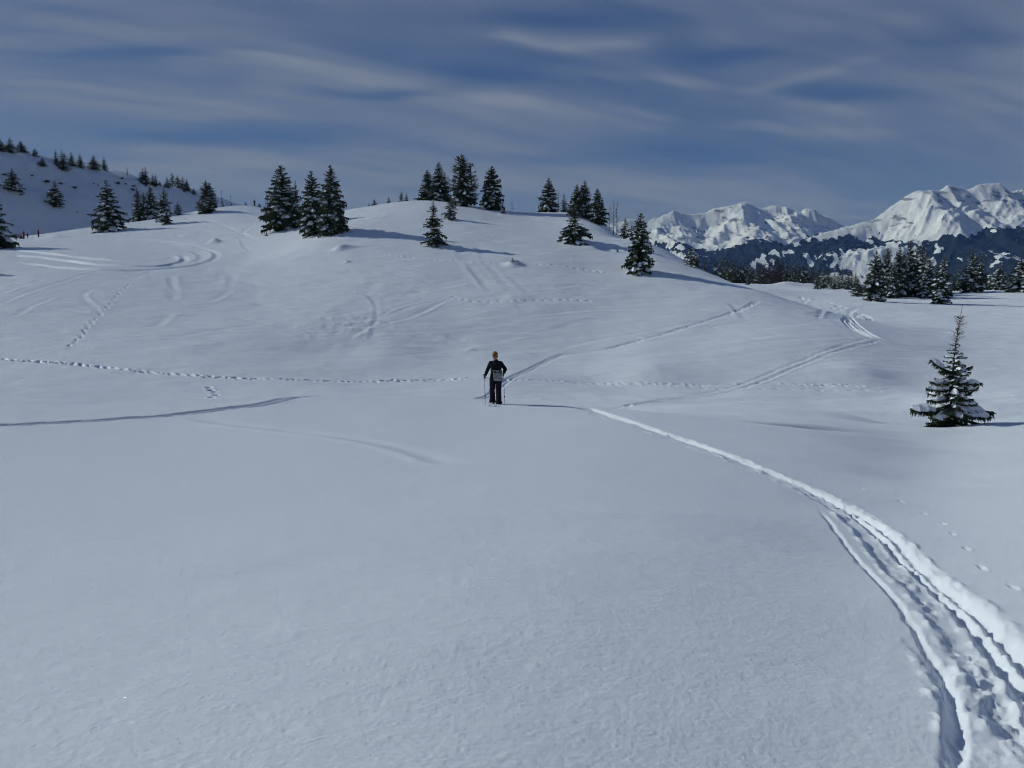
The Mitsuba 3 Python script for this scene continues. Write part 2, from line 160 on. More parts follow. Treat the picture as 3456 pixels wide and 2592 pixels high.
# kind, half width, depth, path (x, y) in metres
TRACKS = [
    ('trough', 0.27, 0.056, [(2.24, 26.17), (3.76, 21.17), (4.73, 17.89), (5.26, 15.18), (5.53, 13.45), (5.07, 11.25), (4.67, 9.4), (4.14, 7.7), (3.75, 6.47), (3.54, 5.7), (3.25, 4.92), (2.94, 4.2), (2.65, 3.57)]),
    ('deep', 0.05, 0.058, [(2.41, 26.22), (3.92, 21.21), (4.9, 17.93), (5.42, 15.21), (5.7, 13.44), (5.24, 11.21), (4.83, 9.36), (4.3, 7.65), (3.91, 6.43), (3.7, 5.65), (3.4, 4.86), (3.1, 4.13), (2.8, 3.5)]),
    ('deep', 0.048, 0.07, [(5.39, 15.2), (5.6, 13.44), (5.09, 11.24), (4.74, 9.38), (4.19, 7.68), (3.78, 6.47), (3.55, 5.7), (3.24, 4.92), (2.91, 4.21), (2.6, 3.59)]),
    ('groove', 0.03, 0.028, [(4.86, 12.61), (4.27, 10.11), (3.71, 8.11), (3.47, 7.1), (3.1, 5.88), (2.98, 5.37), (2.55, 4.46), (2.14, 3.67), (1.91, 3.24)]),
    ('groove', 0.044, 0.03, [(3.05, 5.65), (2.95, 5.31), (2.55, 4.46), (2.14, 3.67), (1.91, 3.24)]),
    ('trough', 0.2, 0.025, [(3.29, 6.11), (3.04, 5.32), (2.71, 4.48), (2.46, 3.92), (2.08, 3.24)]),
    ('pole', 0.05, 0.02, [(4.69, 21.01), (5.19, 19.65), (5.73, 18.63), (6.29, 17.05), (6.85, 15.8), (7.04, 14.29), (6.28, 11.37), (5.37, 8.9), (4.97, 7.65), (4.58, 6.55)]),
    ('ski', 0.23, 0.19, [(-17.16, 21.87), (-15.9, 22.6), (-14.78, 23.29), (-13.63, 23.74), (-11.66, 24.57), (-10.5, 25.32), (-9.12, 26.47), (-8.46, 26.87), (-8.01, 28.13), (-11.83, 46.42), (-11.0, 47.21)]),
    ('ski', 0.17, 0.085, [(-2.0, 46.11), (-1.66, 47.7), (-0.5, 55.17), (0.82, 59.87), (2.14, 63.82), (3.14, 65.83), (4.16, 67.27), (7.51, 68.35), (9.61, 69.58), (12.73, 71.7), (16.7, 75.08), (20.02, 78.25), (22.62, 81.32), (25.55, 85.71)]),
    ('steps', 0.14, 0.06, [(7.51, 68.28), (12.73, 71.7), (16.7, 75.08), (20.02, 78.25), (22.62, 81.32), (25.55, 85.71)]),
    ('drift', 0.13, 0.055, [(2.92, 26.25), (7.07, 44.45), (11.22, 51.42), (15.97, 55.64), (20.11, 59.93), (25.77, 65.46), (30.51, 70.57)]),
    ('steps', 0.12, 0.03, [(2.92, 26.25), (7.07, 44.45), (11.22, 51.42), (15.97, 55.64), (20.11, 59.93), (25.77, 65.46), (30.51, 70.57)]),
    ('drift', 0.13, 0.055, [(5.62, 38.21), (12.2, 51.27), (16.34, 55.02), (21.47, 60.43), (27.28, 66.01), (31.94, 70.96)]),
    ('steps', 0.12, 0.03, [(5.62, 38.21), (12.2, 51.27), (16.34, 55.02), (21.47, 60.43), (27.28, 66.01), (31.94, 70.96)]),
    ('holes', 0.18, 0.2, [(-50.8, 66.14), (-44.14, 64.54), (-39.75, 63.34), (-34.51, 61.64), (-28.83, 59.25), (-23.68, 57.34), (-19.37, 56.17), (-12.91, 55.85), (-4.41, 57.02), (-2.13, 56.64)]),
    ('holes', 0.14, 0.1, [(-2.13, 56.64), (-0.19, 56.27), (4.69, 57.23), (9.33, 55.69), (14.36, 55.54), (18.66, 55.12), (24.63, 54.4), (29.25, 52.64), (31.29, 49.57)]),
    ('steps', 0.16, 0.05, [(1.71, 55.74), (7.15, 56.01), (12.26, 54.6), (18.25, 53.89), (25.59, 53.14)]),
    ('drift', 0.14, 0.029, [(6.36, 57.61), (12.53, 55.85), (20.28, 55.28), (26.94, 56.01), (35.0, 55.54)]),
    ('steps', 0.16, 0.14, [(-36.51, 66.64), (-36.84, 69.06), (-38.05, 73.06), (-39.16, 76.29), (-39.98, 79.81), (-40.91, 82.86), (-41.89, 85.95), (-43.17, 90.51), (-44.4, 95.13), (-45.37, 98.96), (-47.03, 106.58)]),
    ('steps', 0.22, 0.14, [(-46.33, 104.99), (-46.34, 108.09)]),
    ('steps', 0.2, 0.14, [(-41.39, 65.83), (-40.67, 66.14)]),
    ('steps', 0.2, 0.16, [(-20.38, 53.79), (-19.45, 52.39), (-18.29, 49.9), (-17.72, 47.65)]),
    ('steps', 0.2, 0.16, [(-62.94, 154.6), (-65.54, 164.64), (-66.29, 170.31), (-66.18, 175.34), (-65.56, 177.83)]),
    ('steps', 0.2, 0.15, [(-67.64, 128.24), (-71.92, 137.6), (-73.06, 141.8)]),
    ('drift', 0.42, 0.22, [(-51.14, 125.27), (-52.37, 122.13), (-55.1, 120.31), (-61.82, 123.28), (-70.79, 129.94), (-78.86, 137.47), (-86.49, 143.54)]),
    ('drift', 0.42, 0.24, [(-50.56, 126.57), (-48.33, 122.48), (-47.56, 118.07), (-48.72, 113.5), (-53.53, 113.18), (-60.51, 117.19), (-70.04, 125.15), (-79.4, 131.66)]),
    ('drift', 0.42, 0.18, [(-83.77, 162.8), (-75.11, 159.47), (-65.42, 153.01), (-53.99, 140.48), (-47.23, 130.68), (-44.05, 123.51), (-43.7, 117.85), (-45.52, 111.7), (-49.58, 108.09), (-56.14, 108.6), (-63.6, 113.5), (-70.82, 118.74)]),
    ('drift', 0.45, 0.084, [(-56.16, 138.25), (-49.85, 130.55), (-46.22, 123.05), (-45.5, 118.07)]),
    ('drift', 0.45, 0.092, [(-81.01, 155.18), (-78.88, 162.49), (-68.72, 155.48), (-62.57, 157.09), (-54.32, 159.77)]),
    ('drift', 0.4, 0.092, [(-48.96, 151.01), (-50.83, 159.77), (-50.68, 166.98), (-46.12, 163.72)]),
    ('drift', 0.45, 0.092, [(-74.86, 203.39), (-65.27, 192.42), (-58.4, 188.14)]),
    ('ski', 0.3, 0.16, [(-69.37, 188.31), (-60.38, 174.03), (-49.27, 151.3), (-40.25, 135.55)]),
    ('drift', 0.3, 0.059, [(-46.61, 143.01), (-42.5, 132.03), (-39.7, 125.5)]),
    ('drift', 0.4, 0.063, [(-56.23, 90.51), (-56.35, 95.31), (-56.55, 99.42)]),
    ('drift', 0.45, 0.063, [(-52.73, 84.75), (-53.5, 91.54), (-53.48, 97.76), (-53.75, 104.5), (-53.21, 107.79)]),
    ('drift', 0.4, 0.055, [(-47.82, 78.54), (-49.01, 84.75), (-48.92, 88.74)]),
    ('drift', 0.35, 0.04, [(-39.98, 79.73), (-42.87, 83.88), (-45.48, 87.58), (-46.67, 89.66), (-47.47, 92.57), (-46.96, 94.59), (-44.93, 97.76)]),
    ('drift', 0.3, 0.025, [(-42.91, 103.33), (-39.78, 96.66), (-37.49, 92.66)]),
    ('drift', 0.5, 0.05, [(-35.43, 104.4), (-34.05, 100.46), (-32.43, 94.51)]),
    ('drift', 0.5, 0.055, [(-33.45, 100.17), (-30.24, 97.02), (-27.53, 95.13)]),
    ('drift', 0.5, 0.055, [(-33.18, 96.48), (-30.19, 95.94), (-26.78, 93.8)]),
    ('drift', 0.5, 0.055, [(-30.49, 88.99), (-28.39, 88.41), (-26.57, 88.66)]),
    ('drift', 0.5, 0.055, [(-32.7, 83.41), (-29.21, 84.43), (-25.14, 83.8)]),
    ('drift', 0.5, 0.055, [(-32.06, 87.09), (-32.0, 89.83), (-32.28, 93.8)]),
    ('drift', 0.5, 0.055, [(-36.27, 88.24), (-39.57, 96.03), (-42.75, 103.42)]),
    ('drift', 0.5, 0.055, [(-32.71, 74.31), (-32.96, 77.01), (-33.59, 80.79)]),
    ('drift', 0.5, 0.055, [(-29.69, 72.58), (-26.97, 72.92), (-23.93, 72.38)]),
    ('drift', 0.5, 0.055, [(-26.42, 77.73), (-25.34, 77.95), (-24.55, 79.13)]),
    ('drift', 0.5, 0.055, [(-28.95, 70.04), (-25.8, 73.27), (-22.03, 75.72)]),
    ('drift', 0.26, 0.04, [(-15.51, 87.75), (-14.27, 84.83), (-13.52, 81.93), (-12.78, 76.94), (-12.39, 73.34), (-12.14, 70.1)]),
    ('drift', 0.25, 0.059, [(-12.63, 78.1), (-11.55, 81.32), (-10.22, 83.56), (-6.28, 85.47)]),
    ('drift', 0.3, 0.059, [(-12.35, 75.36), (-10.26, 77.44), (-8.61, 80.56), (-6.14, 85.87)]),
    ('drift', 0.3, 0.059, [(-14.23, 70.57), (-13.35, 73.47), (-12.71, 76.65)]),
    ('steps', 0.25, 0.09, [(-6.55, 86.93), (-3.39, 83.96), (0.88, 84.35), (3.72, 85.31), (9.05, 85.31)]),
    ('steps', 0.2, 0.1, [(-17.42, 107.48), (-12.71, 104.6), (-7.51, 102.84), (-2.5, 101.88), (2.23, 101.12)]),
    ('steps', 0.2, 0.11, [(2.23, 101.12), (6.33, 100.74), (9.17, 99.7), (12.81, 97.85)]),
    ('drift', 0.45, 0.025, [(-7.03, 107.79), (-4.5, 98.4), (-2.57, 89.92)]),
    ('drift', 0.45, 0.025, [(-5.19, 100.27), (-3.49, 94.06), (-2.16, 87.66)]),
    ('drift', 0.45, 0.025, [(-4.07, 106.88), (-1.81, 97.3), (-0.11, 88.41)]),
    ('drift', 0.45, 0.025, [(-2.12, 102.55), (0.18, 94.86), (1.93, 87.09)]),
    ('drift', 0.45, 0.025, [(-4.28, 97.3), (-3.41, 94.42), (-2.79, 91.45)]),
    ('drift', 0.35, 0.046, [(1.28, 89.24), (5.74, 91.11), (7.68, 93.1)]),
    ('drift', 0.35, 0.046, [(22.4, 84.27), (22.2, 79.88), (21.95, 76.72)]),
    ('drift', 0.5, 0.042, [(17.58, 73.41), (20.55, 74.87), (24.73, 74.17), (26.67, 75.57)]),
    ('drift', 0.12, 0.029, [(8.95, 40.96), (9.98, 37.22), (16.33, 48.37), (18.89, 48.78), (21.29, 48.28)]),
    ('drift', 0.25, 0.029, [(-9.83, 24.78), (-7.41, 22.08), (-6.23, 21.07), (-5.14, 20.04), (-3.92, 18.98), (-1.5, 15.45), (-0.55, 14.94)]),
    ('drift', 0.34, 0.029, [(-56.97, 101.5), (-54.91, 110.25), (-50.26, 115.44), (-41.99, 112.55), (-32.23, 103.62)]),
    ('drift', 0.34, 0.033, [(-34.91, 71.1), (-33.19, 71.57), (-31.5, 72.17), (-29.84, 72.92), (-28.17, 73.75)]),
    ('drift', 0.3, 0.015, [(6.35, 64.97), (8.28, 61.81), (10.19, 59.87), (12.5, 60.55), (15.06, 62.1)]),
    ('drift', 0.25, 0.035, [(-12.32, 70.76), (-10.81, 71.5), (-9.22, 71.84), (-7.57, 71.63), (-5.87, 70.9)]),
    ('drift', 0.46, 0.027, [(15.57, 86.52), (21.09, 87.75), (26.46, 87.91), (45.16, 124.8), (44.36, 104.79)]),
    ('drift', 0.3, 0.032, [(-16.47, 100.64), (-10.55, 98.96), (-4.94, 99.99), (0.8, 103.81), (7.28, 112.76)]),
    ('drift', 0.43, 0.032, [(-18.79, 76.29), (-16.27, 75.72), (-14.05, 76.57), (-11.95, 78.69), (-9.92, 82.4)]),
    ('drift', 0.24, 0.026, [(-1.45, 77.3), (3.97, 74.87), (9.14, 73.06), (14.05, 71.3), (19.03, 70.76)]),
    ('drift', 0.3, 0.03, [(-59.57, 106.08), (-59.38, 112.23), (-55.99, 112.65), (-49.97, 107.38), (-43.26, 99.7)]),
    ('drift', 0.42, 0.017, [(13.19, 62.28), (17.17, 63.58), (21.26, 64.78), (25.94, 67.2), (32.49, 73.2)]),
    ('drift', 0.37, 0.032, [(3.37, 88.41), (7.85, 87.42), (12.32, 87.01), (16.77, 86.76), (21.49, 87.75)]),
    ('drift', 0.44, 0.027, [(-37.7, 83.8), (-35.52, 84.12), (-33.41, 84.67), (-31.36, 85.47), (-29.29, 86.36)]),
    ('drift', 0.33, 0.042, [(-51.38, 81.4), (-49.1, 81.93), (-46.45, 81.86), (-43.41, 81.01), (-40.06, 79.43)]),
    ('drift', 0.37, 0.043, [(-22.99, 91.28), (-20.21, 95.13), (-16.7, 96.39), (-12.8, 95.4), (-8.77, 92.05)]),
    ('drift', 0.45, 0.04, [(-5.85, 72.51), (-0.7, 69.91), (4.16, 68.28), (8.78, 66.57), (13.19, 65.03)]),
    ('drift', 0.31, 0.034, [(-33.41, 84.91), (-30.61, 86.36), (-27.72, 87.91), (-24.65, 89.24), (-21.52, 90.77)]),
    ('drift', 0.24, 0.02, [(-6.16, 102.36), (-1.66, 101.5), (2.81, 102.26), (7.51, 105.39), (12.72, 110.66)]),
    ('drift', 0.48, 0.022, [(-11.31, 86.28), (-6.87, 91.19), (-1.86, 94.24), (3.42, 95.58), (8.73, 95.67)]),
    ('drift', 0.48, 0.019, [(-49.08, 98.22), (-46.56, 101.02), (-44.05, 104.4), (-41.56, 108.5), (-39.26, 114.04)]),
    ('drift', 0.37, 0.041, [(-17.05, 73.89), (-12.16, 74.45), (-7.07, 73.61), (-2.04, 71.1), (2.59, 66.64)]),
    ('drift', 0.37, 0.015, [(-46.79, 78.25), (-42.02, 73.89), (-38.85, 72.11), (-36.93, 72.65), (-36.26, 75.93)]),
    ('drift', 0.33, 0.023, [(-51.45, 87.99), (-46.87, 90.26), (-42.81, 94.33), (-39.04, 100.55), (-34.57, 107.08)]),
    ('drift', 0.44, 0.03, [(5.72, 91.88), (9.43, 91.88), (13.05, 91.28), (16.57, 90.34), (20.0, 89.33)]),
    ('drift', 0.22, 0.025, [(-42.31, 86.68), (-34.79, 82.4), (-28.96, 81.4), (-23.95, 82.86), (-19.2, 86.44)]),
    ('drift', 0.41, 0.031, [(9.66, 74.94), (12.79, 71.16), (15.89, 68.99), (19.23, 68.48), (23.43, 70.76)]),
    ('drift', 0.44, 0.029, [(-6.09, 75.08), (-3.2, 74.38), (-0.36, 74.03), (2.47, 74.31), (5.36, 75.08)]),
    ('drift', 0.33, 0.026, [(-50.44, 80.86), (-44.3, 79.36), (-38.79, 78.76), (-33.76, 79.13), (-29.05, 80.56)]),
    ('drift', 0.33, 0.035, [(-59.62, 116.97), (-57.21, 129.45), (-50.52, 134.92), (-39.67, 129.09), (-27.64, 115.01)]),
    ('drift', 0.45, 0.028, [(-40.92, 84.04), (-38.39, 89.08), (-33.98, 90.51), (-27.95, 87.25), (-21.24, 80.03)]),
    ('drift', 0.37, 0.02, [(-16.43, 78.47), (-13.84, 79.73), (-10.97, 79.58), (-7.98, 78.1), (-5.03, 75.5)]),
    ('drift', 0.47, 0.021, [(-1.79, 67.14), (2.84, 69.45), (7.77, 71.84), (12.97, 73.96), (18.79, 77.59)]),
    ('drift', 0.41, 0.026, [(-16.73, 72.31), (-12.48, 72.72), (-8.25, 73.75), (-3.91, 75.15), (0.59, 76.94)]),
    ('drift', 0.34, 0.043, [(0.78, 78.47), (5.46, 81.01), (10.31, 82.55), (15.0, 82.32), (19.42, 81.01)]),
    ('drift', 0.29, 0.023, [(-51.38, 112.23), (-44.31, 101.4), (-40.86, 98.31), (-39.34, 99.89), (-39.5, 106.28)]),
    ('drift', 0.47, 0.029, [(-34.99, 77.66), (-32.05, 79.36), (-28.32, 79.21), (-23.86, 76.65), (-19.3, 72.79)]),
    ('drift', 0.38, 0.021, [(11.76, 69.71), (16.21, 68.22), (20.64, 67.33), (25.77, 68.67), (33.01, 74.38)]),
    ('drift', 0.31, 0.019, [(-9.36, 65.15), (-5.14, 68.86), (-0.41, 71.9), (4.78, 76.0), (10.69, 81.47)]),
    ('drift', 0.36, 0.04, [(-35.14, 68.61), (-30.82, 69.97), (-26.13, 70.83), (-21.19, 71.23), (-16.23, 71.77)]),
    ('drift', 0.4, 0.038, [(11.22, 106.78), (14.48, 105.68), (17.68, 104.6), (21.13, 105.09)]),
    ('drift', 0.5, 0.015, [(-0.42, 73.06), (3.37, 76.79), (7.47, 79.96), (11.59, 81.09), (15.4, 79.96)]),
    ('drift', 0.31, 0.029, [(3.39, 68.22), (5.85, 70.57), (8.38, 72.11), (10.92, 73.06), (13.43, 73.54)]),
    ('ski', 0.25, 0.18, [(32.59, 71.16), (32.12, 71.7), (32.09, 74.31), (32.77, 78.1), (34.06, 82.4), (45.59, 108.81), (47.36, 111.5)]),
    ('ski', 0.2, 0.16, [(31.12, 71.03), (31.18, 74.24), (31.82, 78.03), (32.79, 80.63), (35.48, 86.28), (46.92, 111.5)]),
    ('drift', 0.3, 0.092, [(29.05, 81.09), (33.21, 85.71), (49.84, 119.07), (58.35, 129.82), (73.0, 152.58)]),
    ('drift', 0.25, 0.076, [(29.56, 79.43), (44.26, 113.08), (47.8, 118.63)]),
    ('steps', 0.3, 0.22, [(55.21, 149.6), (50.47, 133.15), (49.94, 125.86), (46.5, 118.29), (48.83, 121.22), (47.08, 114.57), (47.93, 112.34)]),
    ('drift', 0.3, 0.076, [(29.84, 89.33), (54.54, 151.01), (66.6, 162.49)]),
    ('drift', 0.3, 0.084, [(68.27, 181.37), (66.03, 165.89), (66.04, 161.13)]),
    ('drift', 0.3, 0.05, [(55.1, 117.85), (53.29, 110.66), (56.46, 106.78)]),
    ('drift', 0.3, 0.067, [(32.94, 70.17), (36.01, 71.1), (42.0, 73.82), (46.02, 73.41)]),
    ('drift', 0.2, 0.05, [(35.38, 63.94), (37.03, 62.4), (38.2, 60.72)]),
    ('drift', 0.3, 0.042, [(38.52, 79.81), (49.98, 88.99), (54.29, 86.85)]),
]
# centre, sizes, height of small mounds and hollows
MOUNDS = [
    (-22.88, 110.56, 0.9, 0.8, 0, 0.5),
    (-21.95, 111.18, 1.3, 0.7, 0, 0.35),
    (-20.72, 103.81, 0.45, 0.4, 0, 0.3),
    (0.11, 100.93, 0.75, 0.8, 0, 0.45),
    (0.68, 101.21, 0.8, 0.7, 0, 0.3),
    (-3.49, 68.48, 0.4, 0.3, 0, 0.15),
    (1.7, 46.55, 0.35, 0.3, 0, 0.1),
    (-51.17, 142.6, 1.2, 0.9, 0, 0.8),
    (-52.46, 143.95, 1.0, 0.8, 0, -0.3),
    (-96.0, 174.84, 3.0, 1.2, 0, 0.9),
    (86.83, 200.0, 4, 2, 0, 0.7),
    (67.63, 203.0, 3, 2, 0, 0.8),
    (74.48, 203.0, 5, 2, 0, 0.8),
    (9.7, 25.85, 1.35, 0.5, 0.25, -1.1),
]
ROUGH = [
    (-15.51, 75.08, 4.5, 5, 0.22, 1.6),
    (-11.96, 86.52, 6, 6, 0.16, 0.9),
    (-47.69, 105.68, 9, 6, 0.14, 0.8),
    (-0.29, 84.51, 7, 7, 0.1, 0.8),
    (-28.38, 92.57, 6, 8, 0.12, 0.7),
    (-6.7, 71.3, 4, 4, 0.12, 1.0),
    (-0.99, 55.9, 1.2, 0.8, 0.22, 3.0),
    (-4.41, 57.02, 2.5, 0.8, 0.15, 3.0),
]
# skylines of the two ranges (x, z)
RANGE_A = np.array([[-1377.0, 532.0], [-708.0, 585.0], [294.0, 631.0], [961.0, 683.0], [1294.0, 736.0], [1560.0, 795.0], [1639.0, 837.0], [1792.0, 844.0], [1913.0, 811.0], [2072.0, 851.0], [2316.0, 958.0], [2490.0, 913.0], [2583.0, 919.0], [2769.0, 932.0], [2880.0, 998.0], [2985.0, 1037.0], [3103.0, 1076.0], [3362.0, 1095.0], [3511.0, 1024.0], [3577.0, 1030.0], [3696.0, 1050.0], [3849.0, 1037.0], [4009.0, 1037.0], [4146.0, 952.0], [4223.0, 998.0], [4329.0, 1017.0], [4507.0, 919.0], [4651.0, 831.0], [4847.0, 769.0], [5302.0, 631.0], [6311.0, 532.0], [9994.0, 466.0]])
RANGE_B = np.array([[1564.0, 54.0], [2622.0, 212.0], [3145.0, 380.0], [3406.0, 463.0], [3666.0, 547.0], [3885.0, 604.0], [4109.0, 658.0], [4311.0, 806.0], [4487.0, 940.0], [4564.0, 976.0], [4620.0, 996.0], [4679.0, 981.0], [4747.0, 991.0], [4837.0, 976.0], [4937.0, 1042.0], [5076.0, 1019.0], [5161.0, 996.0], [5258.0, 1037.0], [5361.0, 1063.0], [5523.0, 1076.0], [5584.0, 1027.0], [5656.0, 976.0], [5801.0, 1001.0], [6003.0, 1042.0], [6273.0, 950.0], [6582.0, 1017.0], [6967.0, 837.0], [7435.0, 888.0], [8142.0, 681.0], [9481.0, 526.0]])

# ---------------------------------------------------------------- tracks pressed into the snow
def smooth_line(pts, step):
    p = np.asarray(pts, float)
    if len(p) > 3:
        tck, _ = splprep(p.T, s=0.0005 * len(p), k=3)
        q = np.stack(splev(np.linspace(0, 1, 2500), tck), 1)
    else:
        s = np.linspace(0, 1, len(p))
        q = np.stack([np.interp(np.linspace(0, 1, 2500), s, p[:, k]) for k in (0, 1)], 1)
    L = np.r_[0, np.cumsum(np.hypot(*np.diff(q, axis=0).T))]
    s = np.arange(0, L[-1], step)
    return np.stack([np.interp(s, L, q[:, k]) for k in (0, 1)], 1), s


def n1(s, freq, seed):
    return meshkit.noise(np.stack([s * freq, np.full_like(s, 0.37), np.full_like(s, 0.61)], -1), seed)


def track_relief(X, Y):
    """Height added to the snow by skis, boots and poles."""
    dz = np.zeros(len(X))
    pts = np.c_[X, Y]
    order = np.hypot(X, Y)
    for ti, (kind, wide, deep, line) in enumerate(TRACKS):
        near = kind in ('deep', 'groove', 'pole', 'trough')
        q, s = smooth_line(line, 0.03 if near else 0.12)
        reach = {'trough': 1.0, 'ski': 0.9, 'steps': 0.8, 'holes': 0.9}.get(kind, 4.5 * wide)
        lo, hi = q.min(0) - reach - 1, q.max(0) + reach + 1
        sel = np.nonzero((X > lo[0]) & (X < hi[0]) & (Y > lo[1]) & (Y < hi[1]))[0]
        if not len(sel):
            continue
        dist, idx = cKDTree(q).query(pts[sel], distance_upper_bound=reach)
        ok = np.isfinite(dist)
        sel, idx = sel[ok], idx[ok]
        tan = np.gradient(q, axis=0)
        tan /= np.linalg.norm(tan, axis=1, keepdims=True) + 1e-9
        rel = pts[sel] - q[idx]
        lat = rel[:, 0] * tan[idx, 1] - rel[:, 1] * tan[idx, 0]
        ss = s[idx] + (rel * tan[idx]).sum(1)
        end = np.clip(np.minimum(ss, s[-1] - ss) / 0.8, 0, 1)
        P = np.stack([pts[sel, 0], pts[sel, 1], np.zeros(len(sel))], -1)
        if kind in ('deep', 'groove'):
            lat = lat + 0.05 * (n1(ss, 0.8, ti) - 0.5) + 0.045 * (meshkit.fbm(P * 4.3, 3, ti) - 0.5) + 0.016 * (meshkit.fbm(P * 31, 2, ti) - 0.5)
            d = deep * (0.65 + 0.6 * n1(ss, 0.9, ti + 40))
            h = -d * np.exp(-np.abs(lat / wide) ** 2.6) + 0.016 * (meshkit.fbm(P * 23, 2, 15) - 0.5) * np.exp(-(lat / (2.2 * wide)) ** 4)
            h += (0.16 if kind == 'deep' else 0.03) * deep * np.exp(-((np.abs(lat) - 1.75 * wide) / (0.6 * wide)) ** 2) * (0.2 + 1.3 * meshkit.fbm(P * 8, 3, ti + 5))
        elif kind == 'pole':
            h = np.zeros(len(sel))
            k = np.round(ss / 1.15)
            off = 0.10 * (np.sin(k * 12.9898) * 43758.5453 % 1 - 0.5)
            a = (ss - k * 1.15 - off) / 0.12
            b = (lat - 0.12 * (np.sin(k * 78.233) * 9631.17 % 1 - 0.5)) / 0.03
            r2 = a * a + b * b
            h = -deep * np.exp(-r2 ** 1.5) + 0.35 * deep * np.exp(-((np.sqrt(r2) - 1.8) / 0.5) ** 2) * (a > -0.3) * (0.3 + meshkit.fbm(P * 10, 2, 3))
        elif kind == 'trough':
            lat = lat + 0.10 * (n1(ss, 1.1, ti) - 0.5) + 0.08 * (meshkit.fbm(P * 2.6, 3, ti) - 0.5) + 0.05 * (meshkit.fbm(P * 13, 3, ti) - 0.5)
            e = np.abs(lat) / wide
            inside = 1 / (1 + np.exp((e - 1) * 11))
            f = meshkit.fbm(P * 6.5, 4, 7)
            h = -deep * inside * (0.55 + 0.9 * meshkit.fbm(P * 2.2, 3, 6)) + inside * (0.10 * np.clip(f - 0.54, 0, 1) + 0.030 * (f - 0.5))
            h += 0.028 * np.exp(-((e - 1.22) / 0.16) ** 2) * np.clip(meshkit.fbm(P * 6, 3, 9) - 0.42, 0, 1) * 3
        elif kind == 'ski':
            h = np.zeros(len(sel))
            lat = lat + 0.04 * (n1(ss, 0.35, ti) - 0.5)
            for sgn in (-1, 1):
                c = lat - sgn * wide
                w = 0.085 + 0.03 * n1(ss, 0.7, ti + 3)
                h += -deep * np.exp(-np.abs(c / w) ** 4) * (0.7 + 0.5 * n1(ss, 0.5, ti + sgn))
            h += 0.30 * deep * np.exp(-((np.abs(lat) - wide - 0.2) / 0.08) ** 2) * n1(ss, 1.3, ti + 9)
        elif kind in ('steps', 'holes'):
            step = 0.43 if kind == 'holes' else 0.62 if wide < 0.15 else 0.95
            k = np.round(ss / step)
            side = np.where(k % 2 == 0, 1, -1) * 0.10 + 0.12 * (np.sin(k * 12.9898) * 43758.5453 % 1 - 0.5)
            off = (0.30 if kind == 'holes' else 0.12) * (np.sin(k * 39.425) * 24634.6345 % 1 - 0.5)
            deep = deep * (0.35 + 0.9 * n1(ss, 0.45, ti + 21)) if kind == 'holes' else deep
            r2 = ((ss - k * step - off) / 0.22) ** 2 + ((lat - side) / wide) ** 2
            h = -deep * np.exp(-r2 ** 2) + 0.45 * deep * np.exp(-((np.sqrt(r2) - 1.55) / 0.35) ** 2) * (0.2 + meshkit.fbm(P * 4, 2, ti))
        else:  # 'drift': a shallow wind-softened trough with a low bank
            lat = lat + 0.5 * wide * (n1(ss, 0.12, ti) - 0.5)
            m = 0.45 + 0.8 * n1(ss, 0.22, ti + 2)
            h = deep * m * (-np.exp(-(lat / wide) ** 2) + 0.75 * np.exp(-((lat - 1.7 * wide) / (0.7 * wide)) ** 2))
        dz[sel] += h * end
    return dz


def gauss(X, Y, cx, cy, sx, sy, rot=0.0):
    c, s = math.cos(rot), math.sin(rot)
    a, b = (X - cx) * c + (Y - cy) * s, -(X - cx) * s + (Y - cy) * c
    return np.exp(-(a / sx) ** 2 - (b / sy) ** 2)


def snow_height(X, Y):
    z = base_ground(X, Y)
    r = np.hypot(X, Y)
    P = np.stack([X, Y, np.zeros_like(X)], -1)
    far = np.clip((r - 20) / 30, 0, 1)
    z = z + 0.30 * far * (meshkit.fbm(P / 11.0, 3, 1) - 0.5) + (0.05 + 0.10 * far) * (meshkit.fbm(P / 2.6, 3, 2) - 0.5)
    # wind ripples lying across the wind, stronger on the knoll
    W = np.stack([X * 0.16 + Y * 0.05, Y * 0.9 - X * 0.25, np.zeros_like(X)], -1)
    z = z + (0.012 + 0.065 * far) * (meshkit.fbm(W, 3, 5) - 0.5)
    z = z + 0.012 * np.clip(1 - r / 40, 0, 1) * (meshkit.fbm(P * 2.3, 3, 4) - 0.5)
    for cx, cy, sx, sy, amp, f in ROUGH:
        z = z + amp * gauss(X, Y, cx, cy, sx, sy) * (meshkit.fbm(P * f, 3, 12) - 0.45)
    for cx, cy, sx, sy, rot, h in MOUNDS:
        z = z + h * gauss(X, Y, cx, cy, sx, sy, rot)
    return z + track_relief(X, Y)


def polar_grid(az, r):
    A, R = np.meshgrid(az, r, indexing='ij')
    X, Y = R * np.sin(A), R * np.cos(A)
    i, j = np.meshgrid(np.arange(len(az) - 1), np.arange(len(r) - 1), indexing='ij')
    k = i * len(r) + j
    f = np.stack([k, k + len(r), k + len(r) + 1, k + 1], -1).reshape(-1, 4)[:, ::-1]
    return X.ravel(), Y.ravel(), f


def steps_to(r0, r1, k):
    n = int(math.log(r1 / r0) / k) + 1
    return np.exp(np.linspace(math.log(r0), math.log(r1), n))


